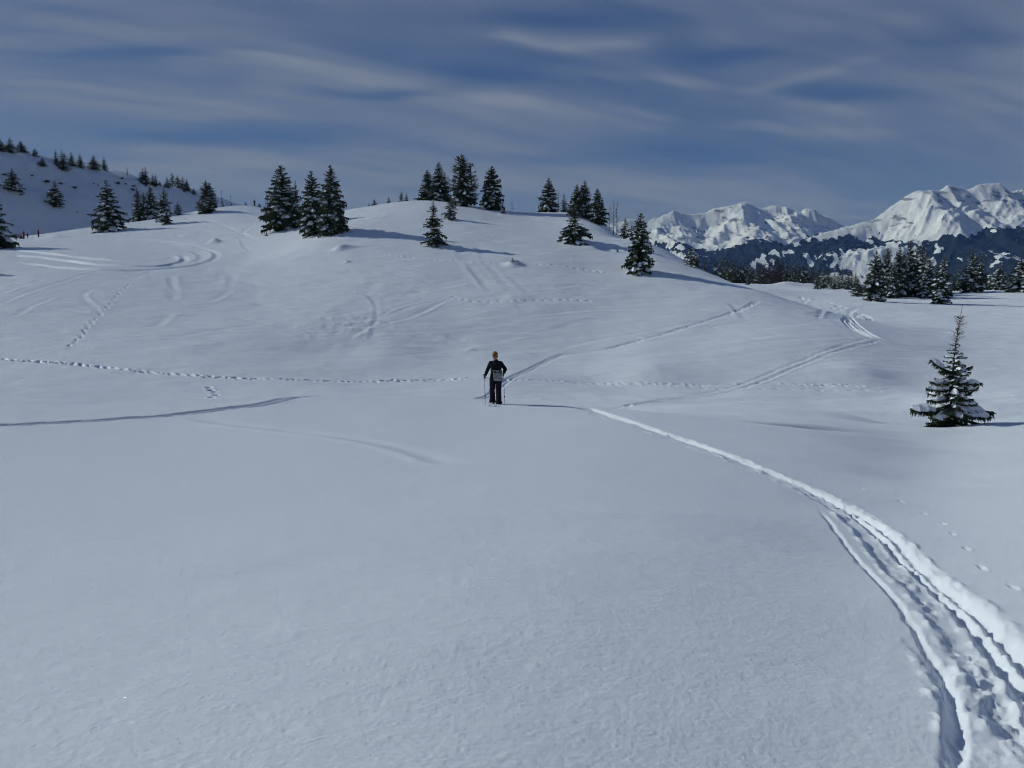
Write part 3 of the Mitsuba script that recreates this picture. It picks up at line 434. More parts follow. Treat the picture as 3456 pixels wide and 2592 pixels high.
# the snow field: one sheet all round, finest in the part in view
_view = np.radians(np.arange(-34.5, 34.51, 0.098))
_side = np.radians(np.concatenate([np.arange(35.5, 70, 1.5), np.arange(70, 181, 3.0)]))
_az = np.concatenate([-_side[::-1], _view, _side])
_r = np.concatenate([[0.02, 0.5, 1.0], steps_to(1.4, 10, 0.0088), steps_to(10.06, 18, 0.0066), steps_to(18.07, 45, 0.0040), steps_to(45.13, 125, 0.0031), steps_to(125.5, 230, 0.0062), steps_to(232, 480, 0.014)])
_X, _Y, _F = polar_grid(_az, _r)
_Z = snow_height(_X, _Y)
put('snow_field', (np.c_[_X, _Y, _Z], _F), 'snow', smooth=True)
labels['snow_field'] = {'label': 'wide white snow slope with ski tracks, footprints and a rounded knoll', 'kind': 'structure'}
del _X, _Y, _F, _Z

# the hill behind on the left
_hx, _hy = np.meshgrid(np.arange(-420, 30, 1.5), np.arange(195, 560, 1.5), indexing='ij')
_hz = hill_height(_hx, _hy) - 2.0 * np.clip((_hx + 60) / 60, 0, 1) - 6.0 * np.clip((_hx + 20) / 40, 0, 1)
_i, _j = np.meshgrid(np.arange(_hx.shape[0] - 1), np.arange(_hx.shape[1] - 1), indexing='ij')
_k = _i * _hx.shape[1] + _j
put('hill', (np.c_[_hx.ravel(), _hy.ravel(), _hz.ravel()],
             np.stack([_k, _k + _hx.shape[1], _k + _hx.shape[1] + 1, _k + 1], -1).reshape(-1, 4)), 'snow', smooth=True)
labels['hill'] = {'label': 'steep snowy hill on the left, its near face in blue shade', 'kind': 'structure'}


# ---------------------------------------------------------------- mountains and the valley in front of them
def ridged(P, octaves, seed, gain=0.5):
    out, amp, tot = 0, 1.0, 0
    P = np.array(P, float)
    for o in range(octaves):
        v = 1 - np.abs(2 * meshkit.noise(P, seed + o) - 1)
        x, y = P[..., 0] * 1.97, P[..., 1] * 1.97               # each octave turned, so that the lattices do not line up
        P = np.stack([0.8 * x - 0.6 * y + 7.3, 0.6 * x + 0.8 * y + 1.9, P[..., 2]], -1)
        out, tot, amp = out + amp * v * v, tot + amp, amp * gain
    return out / tot


def far_height(X, Y):
    P = np.stack([X, Y, np.zeros_like(X)], -1)
    warp = 260 * (meshkit.fbm(P / 900, 3, 61) - 0.5)

    def range_(line, prof, depth, spur, sx, sy, seed, lean):
        zr = np.interp(X, line[:, 0], line[:, 1])
        s = depth - Y
        back = np.maximum(-s, 0)
        s = np.maximum(s, 0)
        drop = np.interp(s, prof[0], prof[1])
        Q = np.stack([(X + warp + lean * s) / sx, s / sy, np.zeros_like(X)], -1)
        g = ridged(Q, 6, seed, 0.5)
        R = np.stack([(X - 0.4 * warp - 1.6 * lean * s) / (0.28 * sx), s / (0.34 * sy), np.zeros_like(X)], -1)
        g2 = ridged(R, 5, seed + 9, 0.62)
        on = np.clip(s / 220, 0, 1)
        fade = np.interp(s, [0, 300, 1100, 1900, 3000, 6000], [0.4, 1, 0.85, 0.32, 0.22, 0.16])
        jag = (meshkit.fbm(np.stack([X / 60, Y / 60, np.zeros_like(X)], -1), 3, seed + 3) - 0.5) * 26
        return zr - drop + on * fade * spur * ((g - 0.5) + 0.34 * (g2 - 0.5)) + jag * np.exp(-s / 700) - 0.8 * back

    a = range_(RANGE_A, ([0, 250, 800, 1200, 2300, 6000, 9000], [0, 190, 480, 600, 900, 1290, 1650]), 12000, 340, 900, 1400, 31, 0.25)
    b = range_(RANGE_B, ([0, 300, 900, 1500, 2600, 5000, 7000], [0, 170, 480, 700, 1090, 1450, 1700]), 9500, 290, 1000, 1500, 47, -0.55)
    z = np.maximum(a, b)
    low = -430 + 330 * meshkit.fbm(P / 1500, 4, 71) + 0.02 * np.maximum(Y - 3000, 0)
    z = np.logaddexp(z / 40, low / 40) * 40
    near = np.clip((np.hypot(X, Y) - 380) / 2600, 0, 1)
    return -60 + (z + 60) * near ** 0.8 - 60 * np.clip(near * 8, 0, 1) * (1 - near)


_view = np.radians(np.arange(4.0, 38.0, 0.078))
_az = np.concatenate([np.radians(np.arange(-178, 4, 4.0)), _view, np.radians(np.arange(40, 184, 4.0))])
_r = np.concatenate([steps_to(390, 3000, 0.03), steps_to(3050, 7000, 0.009), steps_to(7040, 8200, 0.006), steps_to(8220, 12300, 0.0021), steps_to(12330, 14500, 0.01), steps_to(14800, 18500, 0.05)])
_X, _Y, _F = polar_grid(_az, _r)
put('mountains', (np.c_[_X, _Y, far_height(_X, _Y)], _F), 'mountain_cover', smooth=True)
labels['mountains'] = {'label': 'two jagged snow-covered ranges above dark forested slopes with white clearings', 'kind': 'structure'}
del _X, _Y, _F


def cover(p, n, uv):
    """Snow, rock and forest with clearings: where each lies on the ground, hard-edged."""
    wx = 300 * (fbm(p.x / 210, p.y / 260, 2.0, 3) - 0.5)
    wy = 420 * (fbm(p.x / 230 + 9, p.y / 300, 6.0, 3) - 0.5)
    x, y = p.x + wx, p.y + wy
    w = fbm(x / 520, y / 700, 3.0, 4)
    fine = fbm(p.x / 38, p.y / 70, 8.0, 4)
    line = 465 + (w - 0.5) * 520 + (fine - 0.5) * 150
    wood = p.z < line
    clear = fbm(x / 430 + 3, y / 620, 5.0, 4)
    meadow = (clear + 0.22 * (fine - 0.5)) > 0.608
    forest = wood & ~meadow & (fine < 0.84)
    crag = fbm(p.x / 75 + p.z / 60, p.y / 90, p.z / 50, 4)
    rock = (crag > 0.60) & (p.z > line + 120) & (fbm(p.x / 330, p.y / 330, p.z / 160, 3) > 0.47)
    c = mi.Color3f(0.86, 0.88, 0.90)
    c = dr.select(rock, mi.Color3f(0.34, 0.35, 0.37), c)
    return dr.select(forest, mi.Color3f(0.022, 0.032, 0.024), c)


scene['mountain_cover'] = two({'type': 'diffuse', 'reflectance': mikit.proc(cover)})


# kind, shape, x, y, z, height, crown radius, label, group
TREES = [
    ('spruce_tree', 'small:0', -167.38, 276.16, 42.58, 4.1, 2.56, 'dark spruce at the very left end of the hill ridge, cut by the picture edge', ''),
    ('spruce_tree', 'small:1', -166.59, 279.88, 42.69, 5.05, 2.88, 'tallest dark spruce near the left end of the hill ridge', ''),
    ('spruce_tree', 'twin:0', -167.21, 287.31, 43.93, 3.95, 2.95, 'two-topped spruce third from the left on the hill ridge', ''),
    ('spruce_tree', 'small:2', -162.49, 286.89, 42.49, 3.03, 1.77, 'small lone spruce on the hill ridge left of the dense dark clump', ''),
    ('spruce_tree', 'small:3', -158.43, 283.7, 38.84, 3.16, 2.33, 'short bushy spruce just below the ridge of the left hill', ''),
    ('spruce_tree', 'small:4', -157.62, 290.91, 40.1, 5.57, 1.5, 'thin spruce leaning on the left of the dense dark ridge clump', ''),
    ('spruce_tree', 'twin:1', -155.75, 291.39, 38.6, 6.99, 3.3, 'tall dense black double spruce on the ridge of the left hill', ''),
    ('spruce_tree', 'small:5', -155.9, 297.7, 40.84, 5.06, 2.45, 'medium spruce on the ridge right behind the dense black clump', ''),
    ('spruce_tree', 'small:0', -154.62, 301.15, 40.49, 5.28, 2.01, 'slender isolated spruce on the ridge of the left hill', ''),
    ('spruce_tree', 'small:1', -152.62, 306.89, 40.57, 5.55, 3.47, 'broad spruce on the ridge, beside a thin ragged one', ''),
    ('spruce_tree', 'small:4', -152.5, 314.45, 41.2, 5.35, 1.94, 'thin ragged spruce on the ridge right of the broad one', ''),
    ('spruce_tree', 'small:2', -140.55, 319.39, 37.18, 5.79, 2.96, 'brownish left half of the dark pair on the far ridge', ''),
    ('spruce_tree', 'small:3', -139.72, 319.8, 36.53, 7.01, 2.63, 'taller right half of the dark pair on the far ridge', ''),
    ('spruce_tree', 'small:4', -139.01, 324.69, 36.72, 4.85, 2.0, 'spruce with a narrow twin on the far ridge, the left one', ''),
    ('spruce_tree', 'small:5', -138.79, 326.72, 36.94, 5.23, 1.51, 'very narrow spire-shaped spruce on the far ridge', ''),
    ('spruce_sapling', 'small:0', -138.78, 330.15, 37.49, 2.26, 1.02, 'tiny spruce standing alone between two ridge groups', ''),
    ('spruce_tree', 'small:1', -136.79, 332.52, 36.85, 4.43, 2.22, 'pointed spruce at the left end of the far ridge grove', ''),
    ('larch_tree', 'larch:0', -138.26, 341.4, 38.16, 5.46, 1.0, 'brown bare larch in the middle of the far ridge grove', ''),
    ('spruce_tree', 'small:2', -138.95, 348.29, 38.53, 5.57, 2.51, 'dark spruce right of the brown larch in the ridge grove', ''),
    ('spruce_tree', 'small:3', -135.76, 345.49, 37.67, 5.34, 2.49, 'leaning dark spruce in the right half of the ridge grove', ''),
    ('spruce_tree', 'small:5', -134.0, 345.3, 37.09, 4.97, 2.84, 'rounded spruce at the right end of the ridge grove', ''),
    ('spruce_sapling', 'small:4', -133.75, 341.22, 36.3, 1.78, 1.23, 'small dark spruce standing below the ridge grove', ''),
    ('spruce_sapling', 'small:1', -130.87, 344.42, 35.51, 2.91, 1.42, 'little spruce alone on the ridge right of the grove', ''),
    ('spruce_tree', 'slim', -149.4, 250.94, 27.36, 6.88, 3.54, 'narrow dark spruce on the shaded spur near the left picture edge', ''),
    ('spruce_tree', 'slim', -140.71, 257.79, 23.32, 8.07, 3.64, 'spruce standing on the shaded spur below the dark rocks', ''),
    ('spruce_tree', 'tiered', -93.54, 150.0, 6.7, 11.19, 4.47, 'big dark snow-flecked spruce cut off by the left picture edge', ''),
    ('spruce_tree', 'tiered', -90.19, 186.38, 11.9, 11.35, 4.68, 'broad snow-tiered spruce beside the skier on the left crest', ''),
    ('spruce_tree', 'slim', -95.02, 212.0, 15.57, 8.82, 2.73, 'left spruce of the dark clump behind the left crest', ''),
    ('spruce_tree', 'slim', -94.36, 214.0, 15.85, 7.82, 2.47, 'shortest middle spruce of the dark clump behind the left crest', ''),
    ('spruce_tree', 'full', -92.56, 214.0, 16.22, 8.61, 2.9, 'right and tallest spruce of the dark clump behind the left crest', ''),
    ('spruce_tree', 'open', -79.18, 190.27, 13.66, 8.39, 2.71, 'snowy spruce in front of the dark clump with one low branch sweeping left', ''),
    ('spruce_tree', 'small:2', -84.41, 211.0, 17.25, 3.48, 1.67, 'small dark spruce on the crest between the clump and the wide triple spruce', ''),
    ('spruce_tree', 'triple', -76.11, 208.22, 17.66, 8.01, 3.53, 'wide spruce with three tops on the left crest', ''),
    ('spruce_tree', 'small:3', -79.36, 222.0, 19.74, 4.4, 1.58, 'dark spruce tucked against the right side of the wide triple spruce', ''),
    ('spruce_sapling', 'small:0', -100.92, 285.0, 8.91, 20.85, 1.13, 'small spruce left of the dark spruce at the end of the hill', ''),
    ('spruce_tree', 'small:4', -98.84, 285.0, 8.7, 22.29, 2.25, 'dark spruce at the low right end of the left hill', ''),
    ('spruce_sapling', 'small:5', -88.71, 260.0, 8.98, 16.9, 0.82, 'thin sapling at the foot of the dark spruce at the end of the hill', ''),
    ('spruce_tree', 'small:1', -97.49, 290.0, 8.66, 21.75, 1.38, 'rightmost little spruce at the end of the left hill', ''),
    ('spruce_sapling', 'open', -73.01, 229.0, 20.37, 2.0, 0.78, 'snowy sapling left of the distant skier on the skyline', ''),
    ('spruce_sapling', 'small:2', -69.28, 229.0, 20.2, 1.92, 0.91, 'tiny dark sapling right of the distant skier on the skyline', ''),
    ('bare_tree', 'bare:0', -42.18, 143.01, 8.84, 6.28, 0.8, 'leafless thin birch-like sapling left of the big spruce pair', ''),
    ('spruce_tree', 'dense', -40.19, 145.72, 9.87, 11.09, 3.95, 'tall dense spruce, leftmost of the big trees on the knoll', ''),
    ('spruce_tree', 'slim', -37.32, 144.36, 10.18, 8.19, 1.96, 'narrower dark spruce behind the leftmost big tree', ''),
    ('spruce_tree', 'full', -29.86, 125.03, 7.86, 9.62, 2.88, 'snowy spruce with a thin top, middle of the big knoll trees', ''),
    ('spruce_tree', 'twins', -26.32, 121.9, 8.04, 9.89, 3.31, 'tallest two-topped spruce casting the long shadow on the knoll', ''),
    ('spruce_sapling', 'small:3', -29.39, 172.0, 15.08, 1.75, 0.82, 'low blurred sapling left of its taller partner on the knoll skyline', ''),
    ('spruce_sapling', 'small:0', -28.0, 170.0, 15.23, 2.53, 1.08, 'small pointed spruce on the knoll skyline left of the summit', ''),
    ('spruce_sapling', 'small:1', -24.76, 168.0, 15.49, 2.27, 1.06, 'lone small spruce on the skyline midway up to the summit', ''),
    ('spruce_sapling', 'open', -21.16, 160.0, 15.8, 2.31, 0.76, 'taller of two snowy saplings on the summit skyline', ''),
    ('spruce_sapling', 'small:5', -20.09, 159.0, 15.83, 1.74, 0.75, 'shorter of two snowy saplings on the summit skyline', ''),
    ('spruce_sapling', 'small:2', -17.84, 160.0, 15.95, 1.29, 0.38, 'faint tiny sapling at the left foot of the summit grove', ''),
    ('spruce_tree', 'full', -16.14, 160.0, 15.94, 6.05, 2.39, 'left spruce of the summit grove', ''),
    ('spruce_tree', 'full', -13.81, 158.0, 15.84, 7.34, 2.36, 'pointed snowy spruce second from left in the summit grove', ''),
    ('spruce_tree', 'slim', -12.98, 162.0, 15.57, 6.59, 1.65, 'thin spruce half hidden behind the pointed one in the summit grove', ''),
    ('larch_tree', 'larch:1', -10.13, 160.0, 15.28, 9.2, 1.15, 'bare brown larch with a wide round crown in the summit grove', ''),
    ('spruce_tree', 'dense', -8.76, 149.18, 14.3, 9.04, 2.73, 'tallest black spruce in front of the bare larch on the summit', ''),
    ('larch_tree', 'larch:2', -7.79, 158.0, 14.91, 8.1, 1.0, 'bare larch branches on the right edge of the summit grove', ''),
    ('spruce_tree', 'dense', -3.52, 147.65, 13.43, 7.7, 2.5, 'solitary conical spruce right of the summit grove', ''),
    ('spruce_sapling', 'open', -1.67, 143.54, 12.49, 1.98, 0.68, 'small snowy spruce at the right foot of the solitary conical spruce', ''),
    ('spruce_tree', 'open', -9.73, 131.79, 10.65, 3.91, 1.61, 'short snowy spruce just below the summit grove', ''),
    ('spruce_tree', 'open', -10.41, 111.18, 5.69, 6.19, 2.04, 'lone snowy spruce on the open slope below the summit', ''),
    ('bare_tree', 'bare:1', 0.0, 154.0, 13.36, 2.21, 1.3, 'small leafless bush on the skyline right of the conical spruce', ''),
    ('spruce_tree', 'full', 6.64, 152.0, 12.87, 6.79, 2.37, 'snowy spruce at the left of the right skyline group', ''),
    ('bare_tree', 'bare:2', 8.57, 153.0, 12.52, 4.87, 0.8, 'bare thin-stemmed tree just right of the snowy skyline spruce', ''),
    ('spruce_tree', 'slim', 9.52, 153.0, 12.37, 4.53, 1.14, 'small thin spruce behind the bare tree on the right skyline', ''),
    ('spruce_tree', 'full', 10.98, 142.0, 11.95, 5.37, 1.93, 'left spruce of the dark skyline clump behind the snowy front tree', ''),
    ('spruce_tree', 'twins', 12.33, 142.0, 11.73, 6.29, 2.12, 'tallest two-topped spruce of the dark right skyline clump', ''),
    ('spruce_tree', 'full', 14.28, 140.0, 10.56, 5.87, 2.09, 'dark pointed spruce at the right end of the skyline clump', ''),
    ('spruce_tree', 'open', 8.57, 114.79, 6.26, 5.7, 2.57, 'irregular snowy spruce with wide skirt standing in front of the skyline clump', ''),
    ('bare_tree', 'bare:0', 15.45, 132.28, 8.66, 4.3, 0.7, 'short bare stem, left of the three leafless trees', ''),
    ('bare_tree', 'bare:1', 16.21, 133.03, 8.41, 5.48, 0.8, 'bare thin tree, middle of the three leafless trees', ''),
    ('bare_tree', 'bare:2', 18.04, 143.41, 8.8, 5.9, 0.8, 'bare thin tree, right of the three leafless trees', ''),
    ('spruce_tree', 'open', 17.22, 127.0, 7.04, 3.87, 1.21, 'small snowy spruce right of the three leafless trees', ''),
    ('spruce_sapling', 'small:4', 19.01, 132.0, 6.41, 3.94, 0.63, 'little spruce between the small snowy one and the big flank spruce', ''),
    ('spruce_tree', 'full', 15.16, 98.49, 2.06, 7.2, 2.14, 'big lone spruce on the right flank of the knoll against the mountains', ''),
    ('spruce_sapling', 'small:3', 13.95, 109.63, 4.79, 0.83, 0.26, 'tiny dark sapling on the slope left of the big flank spruce', ''),
    ('spruce_sapling', 'open', 0.06, 100.74, 3.02, 1.06, 0.61, 'tiny spruce tip poking from a snow mound in the middle of the slope', ''),
    ('spruce_tree', 'open', 22.87, 106.0, 2.96, 2.82, 1.29, 'snowy spruce on the lower right flank of the knoll', ''),
    ('spruce_tree', 'small:2', 24.47, 110.0, 2.93, 2.28, 0.87, 'darker spruce close behind the snowy one on the lower flank', ''),
    ('spruce_tree', 'small:1', 34.88, 150.0, -0.4, 6.17, 1.19, 'spruce standing just right of the lower flank pair', ''),
    ('spruce_tree', 'small:0', 30.1, 170.0, 0.47, 8.48, 1.08, 'spruce tip above the flank nearest the big lone spruce', ''),
    ('spruce_tree', 'small:1', 32.54, 176.0, -0.34, 8.68, 1.11, 'second spruce tip showing above the knoll flank', ''),
    ('spruce_tree', 'small:2', 35.08, 182.0, -0.68, 8.64, 1.15, 'third spruce tip showing above the knoll flank', ''),
    ('spruce_tree', 'small:3', 37.39, 188.0, -0.53, 8.39, 1.19, 'fourth spruce tip above the flank, a bit fuller', ''),
    ('spruce_tree', 'small:4', 39.35, 194.0, -0.24, 7.76, 1.23, 'last spruce tip above the flank before the snowy pair', ''),
    ('spruce_tree', 'small:0', 54.6, 222.0, -0.98, 8.86, 1.5, 'first dark spruce of the treeline behind the knoll flank', ''),
    ('spruce_tree', 'small:2', 57.87, 229.0, -1.79, 10.38, 1.55, 'dark spruce close right of the first in the treeline', ''),
    ('spruce_tree', 'small:4', 60.96, 236.0, -2.73, 11.8, 1.77, 'tallest dark spruce at the left end of the treeline', ''),
    ('spruce_tree', 'small:0', 58.6, 223.0, -1.08, 8.51, 1.34, 'snow-flecked spruce in front of the tallest treeline spruce', ''),
    ('spruce_tree', 'small:2', 61.6, 230.0, -1.92, 9.53, 1.38, 'narrow dark spruce in the left treeline', ''),
    ('spruce_tree', 'small:4', 64.53, 237.0, -2.87, 9.61, 1.25, 'short spruce in the gap of the left treeline', ''),
    ('spruce_tree', 'small:0', 62.0, 224.0, -1.22, 8.17, 1.51, 'broad spruce in the left treeline', ''),
    ('spruce_tree', 'small:2', 65.36, 231.0, -2.08, 8.95, 1.39, 'spruce before the gap in the left treeline', ''),
    ('spruce_tree', 'small:4', 68.54, 238.0, -3.02, 9.79, 1.25, 'last spruce before the brown larches', ''),
    ('spruce_sapling', 'small:3', 55.9, 196.0, -0.18, 2.67, 0.88, 'small snowy spruce standing alone before the treeline on the flat field', ''),
    ('larch_tree', 'larch:0', 63.43, 212.0, -0.23, 5.03, 0.85, 'leftmost brown larch of the bare clump', ''),
    ('larch_tree', 'larch:1', 66.38, 217.0, -0.65, 5.88, 0.85, 'brown bare larch second in the clump', ''),
    ('larch_tree', 'larch:2', 69.41, 222.0, -1.2, 7.37, 0.85, 'tall bare larch with a pale trunk in the brown clump', ''),
    ('larch_tree', 'larch:0', 69.1, 216.0, -0.68, 6.85, 0.85, 'tall brown larch in the middle of the bare clump', ''),
    ('larch_tree', 'larch:1', 72.06, 221.0, -1.24, 7.14, 0.85, 'brown larch near the right of the bare clump', ''),
    ('spruce_tree', 'small:1', 61.42, 208.0, -0.04, 4.32, 0.94, 'low dark spruce at the left of the brown larches', ''),
    ('spruce_tree', 'small:0', 64.93, 215.0, -0.46, 4.82, 1.13, 'spruce half hidden among the brown larches', ''),
    ('spruce_tree', 'small:5', 71.89, 222.0, -1.32, 6.75, 1.33, 'dark spruce behind the right of the brown larches', ''),
    ('spruce_tree', 'small:4', 70.53, 213.0, -0.56, 7.25, 1.44, 'pointed spruce right of the brown larches', ''),
    ('spruce_tree', 'small:3', 73.96, 220.0, -1.26, 6.42, 1.49, 'snowy round spruce at the foot of the pointed one', ''),
    ('spruce_tree', 'small:2', 72.11, 211.0, -0.56, 6.97, 1.59, 'dark spruce in the middle of the treeline on the field', ''),
    ('spruce_tree', 'small:1', 75.73, 218.0, -1.22, 7.07, 1.47, 'dense dark spruce second from the field gap', ''),
    ('spruce_tree', 'small:0', 73.89, 209.0, -0.62, 6.64, 1.41, 'dark spruce left of the snow heap', ''),
    ('spruce_tree', 'small:5', 77.45, 216.0, -1.21, 6.66, 1.3, 'last dark spruce before the light gap in the treeline', ''),
    ('larch_tree', 'larch:0', 75.63, 208.0, -0.75, 5.14, 0.85, 'pale bare larch in the light gap of the treeline', ''),
    ('spruce_tree', 'small:2', 71.11, 192.0, -1.09, 5.79, 1.3, 'left spruce of the pair after the light gap', ''),
    ('spruce_tree', 'small:5', 74.28, 197.0, -1.12, 6.02, 1.33, 'right spruce of the pair after the light gap', ''),
    ('spruce_tree', 'small:2', 77.41, 202.0, -1.03, 4.67, 1.37, 'short snowy spruce after the pair', ''),
    ('spruce_tree', 'small:5', 75.76, 194.0, -1.29, 5.17, 1.17, 'spruce in the low middle of the right treeline', ''),
    ('spruce_tree', 'small:2', 78.49, 199.0, -1.23, 4.29, 1.05, 'low spruce filling the right treeline', ''),
    ('spruce_tree', 'small:5', 81.49, 204.0, -1.23, 6.02, 1.53, 'tall spruce in the right treeline', ''),
    ('spruce_tree', 'small:2', 79.84, 196.0, -1.37, 5.6, 1.33, 'dark spruce right of the tall one in the treeline', ''),
    ('spruce_tree', 'small:5', 82.66, 201.0, -1.35, 4.42, 1.06, 'low spruce at the end of the right treeline', ''),
    ('spruce_tree', 'small:2', 80.24, 193.0, -1.4, 4.74, 1.31, 'spruce just left of the big right-hand group', ''),
    ('spruce_tree', 'small:0', 56.98, 226.0, -1.42, 7.42, 1.36, 'dark spruce packed into the distant tree belt behind the flat field', 'spruces packed in the distant tree belt'),
    ('spruce_tree', 'small:5', 60.55, 237.0, -2.88, 9.23, 1.42, 'dark spruce packed into the distant tree belt behind the flat field', 'spruces packed in the distant tree belt'),
    ('spruce_tree', 'small:4', 58.88, 226.0, -1.42, 7.55, 1.36, 'dark spruce packed into the distant tree belt behind the flat field', 'spruces packed in the distant tree belt'),
    ('spruce_tree', 'small:3', 62.94, 237.0, -2.87, 8.7, 1.42, 'dark spruce packed into the distant tree belt behind the flat field', 'spruces packed in the distant tree belt'),
    ('spruce_tree', 'small:2', 61.03, 226.0, -1.43, 6.94, 1.36, 'dark spruce packed into the distant tree belt behind the flat field', 'spruces packed in the distant tree belt'),
    ('spruce_tree', 'small:1', 65.07, 237.0, -2.87, 8.3, 1.42, 'dark spruce packed into the distant tree belt behind the flat field', 'spruces packed in the distant tree belt'),
    ('spruce_tree', 'small:0', 63.19, 226.0, -1.45, 7.08, 1.36, 'dark spruce packed into the distant tree belt behind the flat field', 'spruces packed in the distant tree belt'),
    ('spruce_tree', 'small:5', 67.59, 237.0, -2.88, 8.44, 1.42, 'dark spruce packed into the distant tree belt behind the flat field', 'spruces packed in the distant tree belt'),
    ('spruce_tree', 'small:4', 65.59, 226.0, -1.5, 6.75, 1.36, 'dark spruce packed into the distant tree belt behind the flat field', 'spruces packed in the distant tree belt'),
    ('spruce_tree', 'small:3', 69.58, 237.0, -2.91, 7.29, 1.42, 'dark spruce packed into the distant tree belt behind the flat field', 'spruces packed in the distant tree belt'),
    ('spruce_tree', 'small:2', 68.63, 226.0, -1.58, 5.58, 1.36, 'dark spruce packed into the distant tree belt behind the flat field', 'spruces packed in the distant tree belt'),
    ('spruce_tree', 'small:1', 74.89, 237.0, -3.05, 7.83, 1.42, 'dark spruce packed into the distant tree belt behind the flat field', 'spruces packed in the distant tree belt'),
    ('spruce_tree', 'small:0', 74.2, 226.0, -1.83, 6.83, 1.36, 'dark spruce packed into the distant tree belt behind the flat field', 'spruces packed in the distant tree belt'),
    ('spruce_tree', 'small:5', 79.14, 237.0, -3.29, 7.54, 1.42, 'dark spruce packed into the distant tree belt behind the flat field', 'spruces packed in the distant tree belt'),
    ('spruce_tree', 'small:4', 76.73, 226.0, -1.99, 6.99, 1.36, 'dark spruce packed into the distant tree belt behind the flat field', 'spruces packed in the distant tree belt'),
    ('spruce_tree', 'small:3', 81.66, 237.0, -3.48, 8.26, 1.42, 'dark spruce packed into the distant tree belt behind the flat field', 'spruces packed in the distant tree belt'),
    ('spruce_tree', 'small:2', 79.14, 226.0, -2.16, 6.67, 1.36, 'dark spruce packed into the distant tree belt behind the flat field', 'spruces packed in the distant tree belt'),
    ('spruce_tree', 'small:1', 84.32, 237.0, -3.74, 7.73, 1.42, 'dark spruce packed into the distant tree belt behind the flat field', 'spruces packed in the distant tree belt'),
    ('spruce_tree', 'small:0', 84.46, 226.0, -2.62, 6.13, 1.36, 'dark spruce packed into the distant tree belt behind the flat field', 'spruces packed in the distant tree belt'),
    ('spruce_tree', 'small:5', 90.16, 237.0, -4.45, 8.43, 1.42, 'dark spruce packed into the distant tree belt behind the flat field', 'spruces packed in the distant tree belt'),
    ('spruce_tree', 'small:4', 87.5, 226.0, -2.92, 6.17, 1.36, 'dark spruce packed into the distant tree belt behind the flat field', 'spruces packed in the distant tree belt'),
    ('spruce_tree', 'small:3', 95.61, 237.0, -5.18, 8.51, 1.42, 'dark spruce packed into the distant tree belt behind the flat field', 'spruces packed in the distant tree belt'),
    ('spruce_tree', 'small:1', 66.16, 157.83, -2.11, 4.08, 1.75, 'short spruce at the left foot of the big right-hand group', ''),
    ('spruce_tree', 'full', 60.89, 138.64, -2.44, 8.58, 2.54, 'broad front spruce at the left of the right-hand group', ''),
    ('spruce_tree', 'full', 72.43, 160.0, -2.23, 9.77, 2.17, 'dark spruce behind the broad front one in the right-hand group', ''),
    ('spruce_tree', 'full', 76.26, 163.0, -2.22, 9.97, 2.43, 'snowy spruce in the middle of the right-hand group', ''),
    ('spruce_tree', 'dense', 79.77, 166.04, -2.2, 8.14, 2.7, 'dense black front spruce in the centre of the right-hand group', ''),
    ('spruce_tree', 'full', 82.59, 172.0, -2.05, 11.27, 2.22, 'tallest spruce at the back of the right-hand group', ''),
    ('spruce_tree', 'slim', 84.13, 172.0, -2.01, 10.85, 1.98, 'slim tall spruce at the back right of the right-hand group', ''),
    ('spruce_tree', 'full', 84.29, 170.0, -2.06, 10.64, 2.07, 'tall back spruce at the right edge of the group', ''),
    ('spruce_tree', 'tiered', 79.5, 158.0, -2.35, 8.52, 2.25, 'snow-laden spruce filling the right of the group', ''),
    ('spruce_tree', 'slim', 80.15, 156.0, -2.39, 7.39, 1.48, 'spruce top behind the bright snowy front spruce', ''),
    ('spruce_tree', 'tiered', 70.82, 135.81, -2.74, 7.89, 2.49, 'bright snowy front spruce at the edge of the small mound', ''),
    ('spruce_tree', 'tiered', 93.45, 167.92, -1.49, 8.68, 3.07, 'broad snow-banded spruce behind the mound', ''),
    ('spruce_tree', 'slim', 98.56, 174.0, -1.15, 8.26, 2.01, 'dark narrow spruce at the right side of the snow-banded one', ''),
    ('spruce_tree', 'full', 103.84, 176.0, -1.3, 5.45, 2.03, 'smaller dark spruce behind the mound, alone', ''),
    ('spruce_tree', 'tiered', 101.52, 165.11, -1.35, 7.36, 3.25, 'snow-banded spruce at the right picture edge', ''),
    ('spruce_tree', 'small:0', 121.66, 210.0, -3.01, 5.91, 1.26, 'low dim spruce in the gap behind the mound', ''),
    ('spruce_tree', 'small:4', 126.25, 210.0, -3.07, 5.74, 1.26, 'low dim spruce left of the picture-edge spruce', ''),
    ('spruce_tree', 'full', 74.29, 167.0, -2.05, 7.74, 2.04, 'spruce deep inside the left half of the right-hand group', ''),
    ('spruce_tree', 'full', 80.01, 169.0, -2.13, 8.89, 2.06, 'spruce deep inside the centre of the right-hand group', ''),
    ('spruce_tree', 'full', 72.48, 157.0, -2.32, 6.9, 1.81, 'lower spruce between the middle ones of the right-hand group', ''),
    ('spruce_tree', 'small:2', 113.32, 212.0, -3.01, 7.1, 1.27, 'dim low spruce between the bright front spruce and the snow-banded one', ''),
    ('spruce_tree', 'small:2', 111.49, 206.0, -2.49, 7.42, 1.24, 'dim spruce left of the snow-banded one, far behind the mound', ''),
    ('spruce_tree', 'small:0', 113.19, 207.0, -2.6, 6.17, 1.24, 'low dark spruce at the left foot of the snow-banded one', ''),
    ('spruce_tree', 'small:1', 121.17, 211.0, -3.09, 6.94, 1.27, 'dim spruce just right of the dark narrow one', ''),
    ('spruce_tree', 'small:0', 122.6, 210.0, -3.02, 6.16, 1.26, 'small dim spruce touching the lone smaller dark spruce', ''),
